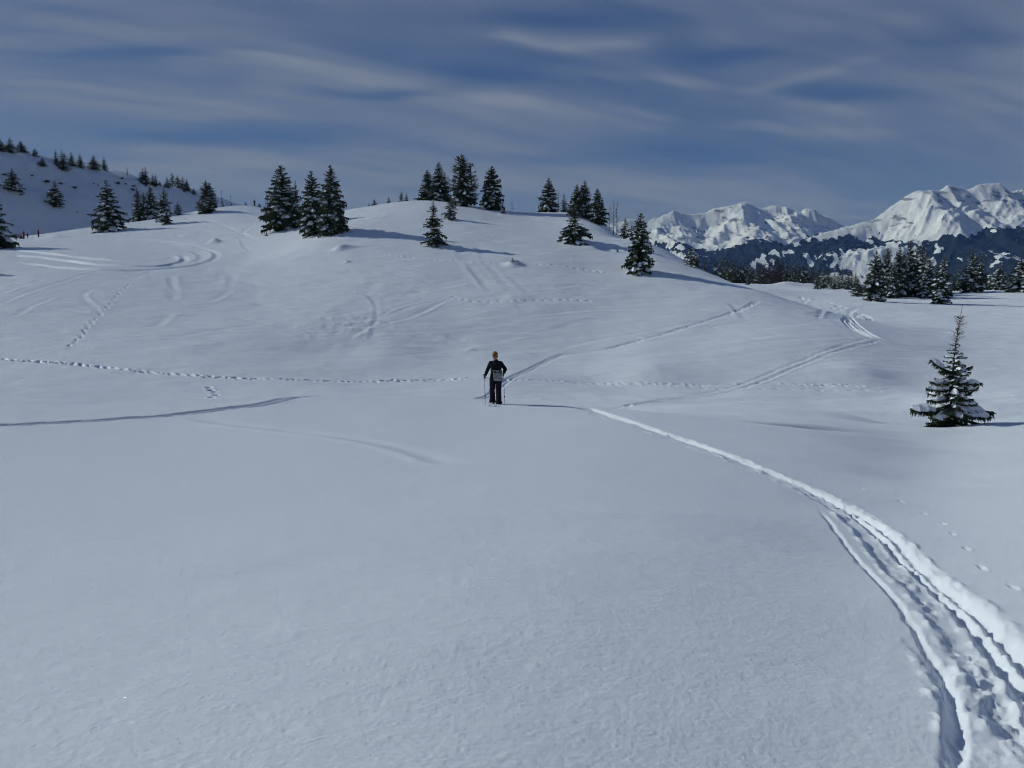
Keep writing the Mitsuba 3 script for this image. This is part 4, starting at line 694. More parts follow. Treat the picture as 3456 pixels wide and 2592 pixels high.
    ('spruce_tree', 'small:0', 123.63, 207.0, -2.78, 6.35, 1.24, 'dim spruce between the lone dark one and the picture edge', ''),
    ('spruce_tree', 'small:4', 124.28, 205.0, -2.63, 6.64, 1.23, 'dim spruce behind the picture-edge spruce', ''),
    ('spruce_tree', 'full', -81.01, 112.0, 2.27, 10.9, 3.49, 'tall spruce outside the view on the left, its shadow reaching into the slope', ''),
    ('spruce_tree', 'full', -103.27, 120.0, 2.6, 9.57, 3.25, 'further spruce outside the view on the left', ''),
]

# ---------------------------------------------------------------- trees
class Bag:
    """Collects triangles."""
    def __init__(self):
        self.v, self.f, self.n = [], [], 0

    def add(self, v, f):
        self.v.append(np.asarray(v, float))
        self.f.append(np.asarray(f, int) + self.n)
        self.n += len(v)

    def many(self, V, f):
        """V (k, n, 3) copies of a mesh with faces f."""
        k, n = V.shape[:2]
        self.v.append(V.reshape(-1, 3))
        self.f.append((f[None] + (np.arange(k) * n)[:, None, None]).reshape(-1, 3) + self.n)
        self.n += k * n

    def mesh(self):
        return np.concatenate(self.v), np.concatenate(self.f)


def spikes(a, b, r, sides=3):
    """Slim cones from points a to points b (k, 3) with base radius r (k)."""
    a, b = np.asarray(a, float), np.asarray(b, float)
    d = b - a
    d = d / (np.linalg.norm(d, axis=1, keepdims=True) + 1e-12)
    h = np.where(np.abs(d[:, 2:]) < 0.9, [[0, 0, 1.0]], [[1.0, 0, 0]])
    x = np.cross(d, h)
    x /= np.linalg.norm(x, axis=1, keepdims=True)
    y = np.cross(d, x)
    ang = np.arange(sides) * 2 * np.pi / sides + 0.5
    ring = (a + 0.08 * (b - a))[:, None] + np.asarray(r)[:, None, None] * (np.cos(ang)[None, :, None] * x[:, None] + np.sin(ang)[None, :, None] * y[:, None])
    V = np.concatenate([ring, b[:, None]], 1)
    i = np.arange(sides)
    f = np.stack([0 * i + sides, i, (i + 1) % sides], 1)
    return V, f


def tube_mesh(pts, rad, sides=6):
    p, rad = np.asarray(pts, float), np.asarray(rad, float)
    t = np.gradient(p, axis=0)
    t /= np.linalg.norm(t, axis=1, keepdims=True) + 1e-12
    x = np.cross(t, np.where(np.abs(t[:, 2:]) < 0.9, [[0, 0, 1.0]], [[1.0, 0, 0]]))
    x /= np.linalg.norm(x, axis=1, keepdims=True) + 1e-12
    y = np.cross(t, x)
    ang = np.arange(sides) * 2 * np.pi / sides
    v = p[:, None] + rad[:, None, None] * (np.cos(ang)[None, :, None] * x[:, None] + np.sin(ang)[None, :, None] * y[:, None])
    i, j = np.meshgrid(np.arange(len(p) - 1), np.arange(sides), indexing='ij')
    q = np.stack([i * sides + j, i * sides + (j + 1) % sides, (i + 1) * sides + (j + 1) % sides, (i + 1) * sides + j], -1).reshape(-1, 4)
    f = np.vstack([q[:, [0, 1, 2]], q[:, [0, 2, 3]]])
    v = v.reshape(-1, 3)
    n = len(v)
    v = np.vstack([v, p[:1], p[-1:]])
    k = np.arange(sides)
    f = np.vstack([f, np.stack([0 * k + n, (k + 1) % sides, k], 1), np.stack([0 * k + n + 1, n - sides + k, n - sides + (k + 1) % sides], 1)])
    return v, f


def spray(rng, twigs, droop, fine=1.0):
    """One needled branch of unit length along +x: twigs to both sides and hanging ones below."""
    xs = np.linspace(0.12, 0.98, twigs)
    ax = lambda x: np.stack([x, 0.03 * np.sin(9 * x + rng.uniform(0, 6)), -droop * x ** 1.7 + 0.10 * x ** 4], -1)
    A, B, R = [], [], []
    for x in xs:
        p = ax(np.array(x))
        for s in (-1, 1):
            L = (0.40 * (1 - x) ** 0.8 + 0.10) * rng.uniform(0.65, 1.2)
            ang = rng.uniform(0.65, 1.1)
            A.append(p); B.append(p + [L * math.cos(ang), s * L * math.sin(ang), -0.25 * L * rng.uniform(0.2, 1.6)]); R.append(0.045 * fine * rng.uniform(0.7, 1.2))
        if rng.random() < 0.75:
            L = rng.uniform(0.10, 0.22)
            A.append(p); B.append(p + [0.3 * L, rng.uniform(-.06, .06), -L]); R.append(0.05 * fine)
    A.append(ax(np.array(0.0))); B.append(ax(np.array(0.55))); R.append(0.05)
    A.append(ax(np.array(0.45))); B.append(ax(np.array(1.06))); R.append(0.045)
    V, f = spikes(np.array(A), np.array(B), np.array(R))
    b = Bag(); b.many(V, f)
    return b.mesh(), ax


def pillow(rng, ax):
    """Snow lying on a branch: a lumpy strip with a flat underside."""
    k = 4
    x0 = rng.uniform(0.2, 0.6)
    x1 = min(0.98, x0 + rng.uniform(0.25, 0.5))
    xs = np.linspace(x0, x1, k)
    prof = np.array([0.35, 1.0, 0.95, 0.4])
    rows = []
    for i, x in enumerate(xs):
        c = ax(np.array(x))
        w = 0.24 * (1.15 - 0.75 * x) * prof[i] * rng.uniform(0.7, 1.3)
        h = 0.11 * prof[i] * rng.uniform(0.6, 1.4)
        y0 = rng.uniform(-.03, .03)
        rows.append([c + [0, y0 - w, 0.0], c + [0, y0 - 0.6 * w, 0.8 * h], c + [0, y0, h + 0.03], c + [0, y0 + 0.6 * w, 0.8 * h], c + [0, y0 + w, 0.0], c + [0, y0, 0.005]])
    v = np.array(rows).reshape(-1, 3)
    f = []
    for i in range(k - 1):
        for j in range(6):
            a, b, c, d = i * 6 + j, i * 6 + (j + 1) % 6, (i + 1) * 6 + (j + 1) % 6, (i + 1) * 6 + j
            f += [[a, b, c], [a, c, d]]
    n = len(v)
    v = np.vstack([v, v[:6].mean(0), v[-6:].mean(0)])
    f += [[n, (j + 1) % 6, j] for j in range(6)] + [[n + 1, n - 6 + j, n - 6 + (j + 1) % 6] for j in range(6)]
    return v, np.array(f)


def place_branches(tmpl, az, pitch, length, origin, side):
    """Copies (k, n, 3) of a unit branch."""
    v = tmpl[None] * np.stack([length, length * side, length], -1)[:, None]
    c, s = np.cos(pitch)[:, None], np.sin(pitch)[:, None]
    x, z = v[..., 0] * c - v[..., 2] * s, v[..., 0] * s + v[..., 2] * c
    ca, sa = np.cos(az)[:, None], np.sin(az)[:, None]
    return np.stack([x * ca - v[..., 1] * sa, x * sa + v[..., 1] * ca, z], -1) + origin[:, None]


def spruce(seed, whorls=26, per=6, twigs=12, snow=0.4, low=0.03, shape=0.85, droop=0.28, ragged=0.25, tips=1, bare_top=0.05, lopside=0.0, fine=1.25):
    """A spruce of height 1 and lower crown radius 1: (trunk, crown, snow) meshes; x and y are in radii, z in heights."""
    rng = np.random.default_rng(seed)
    nt = 5
    sprays = [spray(rng, twigs, droop * rng.uniform(0.7, 1.3), fine) for _ in range(nt)]
    pil = [[pillow(rng, s[1]) for _ in range(2)] for s in sprays]
    crown, snowb, trunk = Bag(), Bag(), Bag()
    stems = [(0.0, 0.0, 1.0)] if tips == 1 else [(0.0, 0.0, 1.0)] + [(rng.uniform(-.25, .25), rng.uniform(-.2, .2), rng.uniform(0.86, 0.97)) for _ in range(tips - 1)]
    A = 2.6                                        # height : radius, so that branches keep their proportions before the scaling
    for sx, sy, top in stems:
        ph = rng.uniform(0, 9)
        bend = lambda z: np.stack([sx * np.clip(z * 1.4, 0, 1) + 0.02 * np.sin(5 * z + ph), sy * np.clip(z * 1.4, 0, 1) + 0.02 * np.cos(4 * z + ph), A * z], -1)
        zz = np.linspace(-0.03, top * 0.985, 9)
        trunk.add(*tube_mesh(bend(zz), 0.075 * (1 - zz / top) ** 0.9 + 0.006, 7))
        hz = low + (top - low) * (np.linspace(0, 1, whorls) ** 0.92)
        T_, AZ, PI, LE, OR, SI = [], [], [], [], [], []
        for i, z in enumerate(hz[:-1]):
            t = (z - low) / (top - low)
            rad = (1 - t) ** shape * (1 - 0.35 * np.exp(-t / 0.05)) * rng.uniform(1 - ragged, 1 + 0.5 * ragged)
            if len(stems) > 1:
                rad *= 0.85
            n = per if t < 0.8 else max(4, per - 2)
            a0 = rng.uniform(0, 6.28)
            for j in range(n):
                az = a0 + 6.2832 * j / n + rng.uniform(-.3, .3)
                L = (rad * rng.uniform(1 - 0.8 * ragged, 1.0 + 0.35 * ragged) + 0.02) * (1 + lopside * math.cos(az))
                if L < 0.03:
                    continue
                if rng.random() < 0.10 * ragged * 4:
                    L *= rng.uniform(0.35, 0.7)
                T_.append(rng.integers(nt)); AZ.append(az); LE.append(L); SI.append(rng.uniform(0.8, 1.25))
                PI.append(rng.uniform(-0.24, 0.18) + 0.75 * t ** 2 - 0.05); OR.append(bend(np.array(max(0.005, z + rng.uniform(-.036, .036) * (1 - 0.6 * t)))))
        # the bare leader
        kz = top - bare_top * np.array([1.0, 0.66, 0.33])
        for z in kz:
            for j in range(4):
                a = rng.uniform(0, 6.28)
                p = bend(np.array(z))
                V, f = spikes([p], [p + 0.10 * (top - z) / max(bare_top, .01) * np.array([math.cos(a), math.sin(a), 0.7])], [0.014])
                crown.many(V, f)
        V, f = spikes([bend(np.array(top - bare_top * 1.6))], [bend(np.array(top))], [0.028]); crown.many(V, f)
        T_, AZ, PI, LE, SI, OR = map(np.array, (T_, AZ, PI, LE, SI, OR))
        has = rng.random(len(T_)) < snow
        for k in range(nt):
            m = T_ == k
            if m.any():
                crown.many(place_branches(sprays[k][0][0], AZ[m], PI[m], LE[m], OR[m], SI[m]), sprays[k][0][1])
            for q in range(2):
                mm = m & has & (rng.integers(0, 2, len(T_)) == q)
                if mm.any():
                    snowb.many(place_branches(pil[k][q][0], AZ[mm], PI[mm], LE[mm], OR[mm], SI[mm]), pil[k][q][1])
    out = []
    for b in (trunk, crown, snowb):
        if not b.v:
            out.append(None); continue
        v, f = b.mesh()
        v[:, 2] /= A
        out.append((v, f))
    return out


def bare(seed, stems=1, levels=3, spread=0.5, up=0.9, first=0.2, count=22, thick=1.0):
    """A leafless tree or larch of height 1: (trunk, twigs)."""
    rng = np.random.default_rng(seed)
    trunk, tw = Bag(), Bag()
    for s in range(stems):
        lean = rng.uniform(-.10, .10, 2) * (stems > 1) * 2
        base = rng.uniform(-.05, .05, 2) * (stems > 1)
        top = 1.0 if s == 0 else rng.uniform(0.65, 0.95)
        pos = lambda z: np.array([base[0] + lean[0] * z + 0.012 * math.sin(7 * z + s), base[1] + lean[1] * z, z])
        zz = np.linspace(-0.03, top, 8)
        trunk.add(*tube_mesh([pos(z) for z in zz], thick * (0.016 * (1 - zz / top * 0.9)) + 0.001, 5))
        A, B, R = [], [], []
        for i in range(count):
            z = first + (top - first) * (i + rng.uniform(0, 1)) / count
            a = rng.uniform(0, 6.28)
            L = spread * (1 - 0.75 * (z - first) / (top - first)) * rng.uniform(0.6, 1.1) * 0.55
            d = np.array([math.cos(a), math.sin(a), up * rng.uniform(0.5, 1.3)])
            d /= np.linalg.norm(d)
            p, q = pos(z), pos(z) + d * L
            A.append(p); B.append(q); R.append(0.0055 * thick)
            for k in range(levels * 3):
                t = rng.uniform(0.25, 1)
                b = p + (q - p) * t
                e = d + rng.normal(0, 0.55, 3)
                e /= np.linalg.norm(e)
                l2 = L * rng.uniform(0.25, 0.5)
                A.append(b); B.append(b + e * l2); R.append(0.0032 * thick)
                if levels > 2 and rng.random() < 0.7:
                    g = e + rng.normal(0, 0.6, 3); g /= np.linalg.norm(g)
                    c = b + e * l2 * rng.uniform(.4, .9)
                    A.append(c); B.append(c + g * l2 * 0.6); R.append(0.0025 * thick)
        V, f = spikes(np.array(A), np.array(B), np.array(R)); tw.many(V, f)
    return trunk.mesh(), tw.mesh()


def tag(key, label, cat, group=None, kind=None):
    labels[key] = {'label': label}
    if cat:
        labels[key]['category'] = cat
    if group:
        labels[key]['group'] = group
    if kind:
        labels[key]['kind'] = kind


POOL = {}


def pooled(kind, seed):
    """A few shapes of each kind, written once and shared."""
    if (kind, seed) not in POOL:
        if kind == 'small':
            ms = spruce(900 + seed, whorls=17, per=6, twigs=8, snow=0.45, ragged=0.30, droop=0.25 + 0.03 * seed, shape=0.8 + 0.05 * (seed % 3), bare_top=0.03 + 0.02 * (seed % 2), fine=1.4)
            names = ('trunk', 'crown', 'snow'); mats = ('bark', 'needles', 'tree_snow')
        elif kind == 'twin':
            ms = spruce(940 + seed, whorls=15, per=5, twigs=7, snow=0.45, ragged=0.3, tips=2, shape=0.8, fine=1.4)
            names = ('trunk', 'crown', 'snow'); mats = ('bark', 'needles', 'tree_snow')
        elif kind == 'larch':
            ms = bare(960 + seed, 1, 3, 0.55, 0.35, 0.06, 70, 2.3); names = ('trunk', 'crown'); mats = ('bark', 'larch_twigs')
        elif kind == 'bare':
            ms = bare(980 + seed, 1, 2, 0.45, 1.3, 0.25, 18, 0.9); names = ('trunk', 'crown'); mats = ('bark', 'twigs')
        POOL[kind, seed] = [(n, mikit.ply(m, b)) for n, m, b in zip(names, ms, mats) if m is not None]
    return POOL[kind, seed]


def plant(name, parts, x, y, z, h, w, rot, label, cat, group=None):
    key = numbered(name)
    place = T().translate([x, y, z]).rotate([0, 0, 1], rot).scale([w, w, h])
    for part, d in parts:
        scene[f'{key}__{part}'] = {**d, 'to_world': place}
        if part == 'snow':
            labels[f'{key}__snow'] = {'label': 'snow lying on the branches', 'kind': 'stuff'}
    tag(key, label, cat, group)
    return key


STYLES = {
    'full': dict(whorls=32, per=7, twigs=11, snow=0.71, shape=0.72, ragged=0.22),
    'dense': dict(whorls=34, per=7, twigs=11, snow=0.64, shape=0.62, ragged=0.18, bare_top=0.05),
    'open': dict(whorls=24, per=7, twigs=11, snow=0.76, shape=0.80, ragged=0.5, droop=0.32, bare_top=0.09),
    'tiered': dict(whorls=24, per=7, twigs=12, snow=0.90, shape=0.78, ragged=0.28, droop=0.34),
    'slim': dict(whorls=28, per=6, twigs=9, snow=0.66, shape=0.85, ragged=0.35, bare_top=0.1),
    'twins': dict(whorls=29, per=7, twigs=10, snow=0.68, shape=0.7, ragged=0.25, tips=2),
    'triple': dict(whorls=26, per=6, twigs=10, snow=0.76, shape=0.7, ragged=0.3, tips=3),
}
for i, (kind, style, x, y, z, h, w, label, group) in enumerate(TREES):
    rot = (i * 137.5) % 360
    if style in STYLES:
        ms = spruce(100 + i, **STYLES[style])
        parts = [(n, mikit.ply(m, b)) for n, m, b in zip(('trunk', 'crown', 'snow'), ms, ('bark', 'needles', 'tree_snow')) if m is not None]
    else:
        kd, n = style.split(':')
        parts = pooled(kd, int(n))
    if kind == 'larch_tree' or kind == 'bare_tree':
        w = h * w
    plant(kind, parts, x, y, z, h, w, rot, label, 'bush' if 'bush' in kind else 'tree', group or None)

YOUNG = (16.95, 31.3, 4.74, 'young spruce on the near crest at right, bare reddish top, snow lumps on its branches')
SKIER = (-0.54, 27.00)
POST = (-145.99, 318.57, 40.3)
BUSHES = [
    (-159.56, 263.76, 33.54, 1.91, 1.12, 'dark low bush at the far left on the shaded hill face'),
    (-155.92, 272.35, 34.29, 0.98, 0.92, 'small dark bush below the ridge, left part of the hill face'),
    (-152.81, 275.15, 32.7, 3.23, 1.17, 'long dark juniper patch across the upper hill face'),
    (-150.74, 279.98, 32.65, 2.28, 0.95, 'narrow dark patch continuing right of the long one'),
    (-147.67, 282.51, 31.55, 1.53, 1.2, 'lone dark bush in the middle of the hill face'),
    (-146.74, 294.28, 34.23, 0.67, 1.0, 'tiny dark speck of bush, left of a pair'),
    (-145.56, 294.77, 33.73, 0.67, 0.75, 'tiny dark speck of bush, right of a pair'),
    (-145.64, 312.73, 38.14, 1.41, 1.06, 'dark bush near the ridge above the right bush cluster'),
    (-144.52, 307.17, 35.67, 2.22, 1.56, 'jagged dark bush left in the right bush cluster'),
    (-143.23, 310.62, 35.88, 1.12, 1.05, 'small bush in the middle of the right bush cluster'),
    (-141.41, 312.56, 35.42, 1.98, 0.79, 'flat forked bush in the right bush cluster'),
    (-140.48, 309.94, 33.63, 1.96, 1.58, 'round dark bush, largest of the right bush cluster'),
    (-138.66, 309.94, 32.62, 1.12, 1.31, 'small pointed bush below the round dark one'),
    (-147.41, 250.94, 26.16, 1.36, 0.64, 'scrap of dark bush under the spur spruce at left'),
    (-136.38, 261.59, 21.95, 0.71, 0.67, 'tiny dark bush on the bench low on the hill'),
    (-91.22, 262.0, 9.01, 1.11, 0.71, 'dark bush at the hill end behind the crest'),
    (-95.33, 285.0, 8.63, 0.81, 0.58, 'small dark bush at the low tip of the left hill'),
    (-94.79, 287.0, 8.59, 0.81, 0.58, 'last dark bush at the low tip of the left hill'),
    (-41.83, 141.8, 8.69, 0.6, 0.29, 'dark twiggy stub at the foot of the leafless sapling'),
    (-31.8, 165.0, 14.81, 1.17, 0.28, 'dark low scrub on the skyline right of the tallest knoll tree'),
]
ROCKS = [
    (-20.83, 104.11, 3.63, 0.3, 'small grey rock half buried in snow on the knoll slope'),
]
PEOPLE = [
    (-100.22, 199.0, 13.61, 200, 1.0, 'lean', ['black_cloth', 'grey_cloth', 'black_cloth', 'black_cloth'], 'person in dark clothes stooping left of the broad tiered spruce', ''),
    (-69.01, 224.0, 20.67, 180, 1.0, 'arms', ['black_cloth', 'navy_cloth', 'red_cloth', 'black_cloth'], 'tiny dark skier with arms out on the skyline between two saplings', ''),
    (-103.61, 182.0, 10.44, 150, 1.0, 'stand', ['red_cloth', 'navy_cloth', 'dark_red_cloth', 'black_cloth'], 'person in red jacket standing apart, right of the group at the left edge', ''),
    (-105.7, 180.0, 10.02, 170, 1.0, 'stand', ['red_cloth', 'dark_red_cloth', 'red_cloth', 'black_cloth'], 'person dressed all in red, tallest of the group at the left edge', ''),
    (-107.2, 180.0, 9.93, 120, 0.95, 'sit', ['dark_red_cloth', 'black_cloth', 'black_cloth', 'black_cloth'], 'person sitting, left of the one all in red', ''),
    (-105.72, 179.0, 9.88, 60, 0.85, 'sit', ['blue_cloth', 'navy_cloth', 'blue_cloth', 'black_cloth'], 'person in dark blue sitting at the feet of the group', ''),
    (-106.05, 182.0, 10.29, 200, 0.62, 'stand', ['dark_red_cloth', 'navy_cloth', 'black_cloth', 'black_cloth'], 'child standing right of the person all in red', ''),
    (-118.61, 200.0, 10.96, 180, 0.66, 'stand', ['blue_cloth', 'black_cloth', 'black_cloth', 'black_cloth'], 'child in dark blue standing behind the sitting pair', ''),
    (-122.38, 205.0, 10.65, 160, 0.95, 'stand', ['black_cloth', 'navy_cloth', 'black_cloth', 'black_cloth'], 'dark figure at the back of the group beside the big edge spruce', ''),
    (-116.17, 200.0, 11.29, 150, 0.6, 'sit', ['navy_cloth', 'black_cloth', 'blue_cloth', 'black_cloth'], 'small dark child crouching at the right of the group', ''),
]
# ---------------------------------------------------------------- the young spruce near the crest on the right
def young_spruce(x, y, h, label):
    rng = np.random.default_rng(77)
    z0 = float(snow_height(np.array([x]), np.array([y]))[0])
    key = numbered('spruce_tree')
    trunk, crown, shoots, snowb = Bag(), Bag(), Bag(), Bag()
    bend = lambda t: np.stack([0.03 * h * t ** 2 + 0.008 * h * np.sin(7 * t), 0.01 * h * np.sin(5 * t), t * h], -1)
    tt = np.linspace(-0.06, 0.80, 10)
    trunk.add(*tube_mesh(bend(tt), 0.055 * (1 - tt / 0.97) + 0.004, 8))
    tt = np.linspace(0.79, 1.0, 6)
    shoots.add(*tube_mesh(bend(tt), np.linspace(0.013, 0.006, 6), 6))
    sprays = [spray(rng, 26, d, 0.85) for d in (0.10, 0.24, 0.32, 0.16, 0.05)]
    # (height, azimuth in degrees with 0 = right, 90 = away, length, pitch, snow)
    spec = []
    for t, n, L, p in [(0.025, 9, 0.62, -0.12), (0.06, 9, 0.74, -0.1), (0.10, 9, 0.70, -0.08), (0.14, 8, 0.66, -0.05), (0.185, 8, 0.66, -0.05), (0.23, 8, 0.70, 0.0), (0.275, 8, 0.72, 0.0), (0.32, 8, 0.68, 0.05),
                       (0.365, 8, 0.66, 0.08), (0.41, 8, 0.60, 0.10), (0.45, 7, 0.54, 0.14), (0.49, 7, 0.47, 0.16), (0.53, 7, 0.42, 0.2), (0.57, 6, 0.35, 0.22), (0.61, 6, 0.29, 0.25), (0.645, 6, 0.24, 0.28), (0.68, 6, 0.20, 0.3)]:
        a0 = rng.uniform(0, 360)
        for j in range(n):
            spec.append((t + rng.uniform(-.012, .012), a0 + 360 * j / n + rng.uniform(-18, 18), L * rng.uniform(0.5, 1.35), p + rng.uniform(-.22, .2), 0.75 if 0.08 < t < 0.62 else 0.15))
    spec += [(0.15, 2, 1.62, 0.06, 1), (0.12, -20, 1.36, 0.0, 1), (0.10, 25, 1.2, 0.0, 1), (0.13, 8, 1.3, 0.06, 1), (0.08, -8, 1.15, -0.05, 0), (0.14, 182, 1.55, 0.03, 1), (0.11, 205, 1.05, -0.02, 1), (0.13, 170, 1.1, 0.02, 0),
             (0.03, 184, 1.12, 0.02, 0), (0.02, 200, 0.95, 0.0, 0), (0.30, 5, 1.05, 0.12, 1), (0.36, -12, 1.0, 0.18, 1), (0.27, 20, 1.0, 0.05, 1), (0.44, 165, 0.95, 0.52, 1), (0.36, 190, 0.92, 0.15, 1), (0.30, 178, 0.98, 0.10, 1), (0.45, 6, 0.8, 0.3, 1), (0.24, 186, 0.95, 0.05, 1), (0.20, -4, 0.95, 0.0, 1)]
    for t, a, L, p, sn in spec:
        k = int(rng.integers(len(sprays)))
        arr = lambda v: np.array([v], float)
        org = bend(arr(t))
        si = arr(rng.uniform(0.8, 1.1))
        az, pi_, le = arr(math.radians(a)), arr(p), arr(L)
        crown.many(place_branches(sprays[k][0][0], az, pi_, le, org, si), sprays[k][0][1])
        if rng.random() < sn:
            for _ in range(3 if L > 0.6 else 2):
                pv, pf = pillow(rng, sprays[k][1])
                snowb.many(place_branches(pv * np.array([1, 0.85, 1.25]), az, pi_, le, org, si), pf)
    # the bare upper stem: short stiff twigs, then a leader
    for t in np.concatenate([np.linspace(0.70, 0.885, 15), [0.885, 0.885]]):
        for j in range(4):
            a, L = rng.uniform(0, 6.28), h * (0.085 - 0.16 * (t - 0.70) * 0.55) * rng.uniform(0.35, 1.0)
            if t > 0.88:
                L = h * 0.055
            d = np.array([math.cos(a), math.sin(a), 0.55])
            p = bend(np.array(t))
            (shoots if t > 0.8 else crown).many(*spikes([p], [p + d * L], [0.014]))
            for q in (0.5, 0.75):
                b = p + d * L * q
                s = np.cross(d, [0, 0, 1.0]) * rng.choice([-1, 1])
                crown.many(*spikes([b], [b + (s * 0.5 + d * 0.5) * L * 0.35], [0.011]))
    place = T().translate([x, y, z0 - 0.02])
    for part, b, m in (('trunk', trunk, 'bark'), ('crown', crown, 'needles'), ('top_shoots', shoots, 'young_shoots'), ('snow', snowb, 'tree_snow')):
        put(f'{key}__{part}', b.mesh(), m, to_world=place)
    labels[f'{key}__snow'] = {'label': 'lumps of snow lying on the branches', 'kind': 'stuff'}
    tag(key, label, 'tree')


young_spruce(*YOUNG)


# ---------------------------------------------------------------- low bushes, rocks, the post on the ridge
def bush_mesh(seed, n=70):
    rng = np.random.default_rng(seed)
    a = rng.normal(0, 0.33, (n, 3)) * [1, 0.8, 0.5]
    a[:, 2] = np.abs(a[:, 2])
    d = rng.normal(0, 1, (n, 3)); d[:, 2] = np.abs(d[:, 2]) * 0.7
    d /= np.linalg.norm(d, axis=1, keepdims=True)
    return (lambda V, f: (lambda b: (b.many(V, f), b.mesh())[1])(Bag()))(*spikes(a, a + d * rng.uniform(0.3, 0.6, (n, 1)), rng.uniform(0.06, 0.12, n), 4))


_bush = [mikit.ply(bush_mesh(s), 'needles') for s in (1, 2, 3)]
for i, (x, y, z, w, h, label) in enumerate(BUSHES):
    key = numbered('juniper_bush')
    scene[key] = {**_bush[i % 3], 'to_world': T().translate([x, y, z]).rotate([0, 0, 1], 20 * math.sin(i * 2.1) + 155).scale([w, w * 0.6, h])}
    tag(key, label, 'bush')


def rock_mesh(seed):
    m = trimesh.creation.icosphere(subdivisions=3)
    v = np.array(m.vertices)
    v = v * (0.7 + 0.6 * meshkit.fbm(v * 1.6, 3, seed)[:, None])
    rng = np.random.default_rng(seed)
    for _ in range(7):
        d = rng.normal(0, 1, 3); d /= np.linalg.norm(d)
        k = v @ d
        v -= np.maximum(k - 0.62, 0)[:, None] * d
    return v, m.faces


for i, (x, y, z, w, label) in enumerate(ROCKS):
    key = numbered('rock')
    put(key, rock_mesh(5 + i), 'stone', smooth=35, to_world=T().translate([x, y, z]).scale([w, w * 0.8, w * 0.7]))
    tag(key, label, 'rock')

_b = Bag(); _b.add(*tube_mesh([[0, 0, -0.4], [0.02, 0, 0.6], [0.0, 0, 1.4], [0.04, 0, 2.2]], [0.13, 0.12, 0.11, 0.10], 8))
_c = Bag(); _c.add(*tube_mesh([[-0.05, 0, 2.2], [0.04, 0, 2.25], [0.06, 0, 2.5]], [0.16, 0.17, 0.1], 8))
for part, b in (('shaft', _b), ('cap', _c)):
    put(f'post__{part}', b.mesh(), 'bark', smooth=40, to_world=T().translate(list(POST)).scale([1.3, 1.3, 1.0]))
tag('post', 'lone dark post standing on the bare ridge of the left hill', 'post')


# ---------------------------------------------------------------- people
def limb_union(bones, ref=0.02, taubin=8):
    """bones: [((x,y,z), r, (x,y,z), r), ...] joined into one smooth surface."""
    seg = 8 if ref > 0.05 else 16
    parts = []
    for a, ra, b, rb in bones:
        s1 = m3.Manifold.sphere(ra, seg).translate(tuple(map(float, a)))
        s2 = m3.Manifold.sphere(rb, seg).translate(tuple(map(float, b)))
        parts.append(m3.Manifold.batch_hull([s1, s2]))
    m = m3.Manifold.batch_boolean(parts, m3.OpType.Add).refine_to_length(ref)
    g = m.to_mesh()
    t = trimesh.Trimesh(g.vert_properties[:, :3], g.tri_verts, process=True)
    trimesh.smoothing.filter_taubin(t, iterations=taubin)
    return t


def scaled(t, s, c=(0, 0, 0)):
    c = np.array(c)
    t = t.copy()
    t.vertices = (t.vertices - c) * np.array(s) + c
    return t


def cut(t, f):
    """Keeps the faces whose centre satisfies f, as an open shell with its own thickness."""
    keep = f(t.triangles_center)
    return t.submesh([np.nonzero(keep)[0]], append=True)


scene['skin'] = two(principled((0.33, 0.17, 0.125), 0.6, 0.3))
scene['black_cloth'] = two(principled((0.012, 0.012, 0.016), 0.9, 0.15, sheen=0.2))
scene['navy_cloth'] = two(principled((0.016, 0.015, 0.022), 0.9, 0.15))


def hat_knit(p, n, uv):
    a = dr.sin(p.z * 130 + 2.5 * noise(p.x * 30, p.y * 30, p.z * 30))
    return dr.select(a > 0.35, mi.Color3f(0.30, 0.075, 0.03), dr.select(a < -0.75, mi.Color3f(0.12, 0.07, 0.04), mi.Color3f(0.38, 0.23, 0.06)))


scene['hat_knit'] = two(principled(mikit.proc(hat_knit), 0.9, 0.1))
scene['dark_lens'] = principled((0.01, 0.01, 0.012), 0.08, 0.7)
scene['brown_hair'] = two(principled((0.05, 0.028, 0.015), 0.7, 0.3))


def bag_cloth(p, n, uv):
    return mix((0.15, 0.155, 0.15), (0.36, 0.37, 0.36), fbm(p.x * 26, p.y * 20, p.z * 26, 3))


scene['grey_bag_cloth'] = two(principled(mikit.proc(bag_cloth), 0.8, 0.2))
scene['dark_strap'] = two(principled((0.05, 0.055, 0.06), 0.7, 0.2))
scene['pale_strap'] = two(principled((0.45, 0.45, 0.44), 0.7, 0.2))
scene['alloy'] = {'type': 'principled', 'base_color': {'type': 'rgb', 'value': [0.30, 0.31, 0.33]}, 'roughness': 0.35, 'metallic': 0.7}
scene['black_plastic'] = principled((0.015, 0.015, 0.017), 0.5, 0.4)
scene['white_boot'] = two(principled((0.75, 0.75, 0.76), 0.4, 0.4))


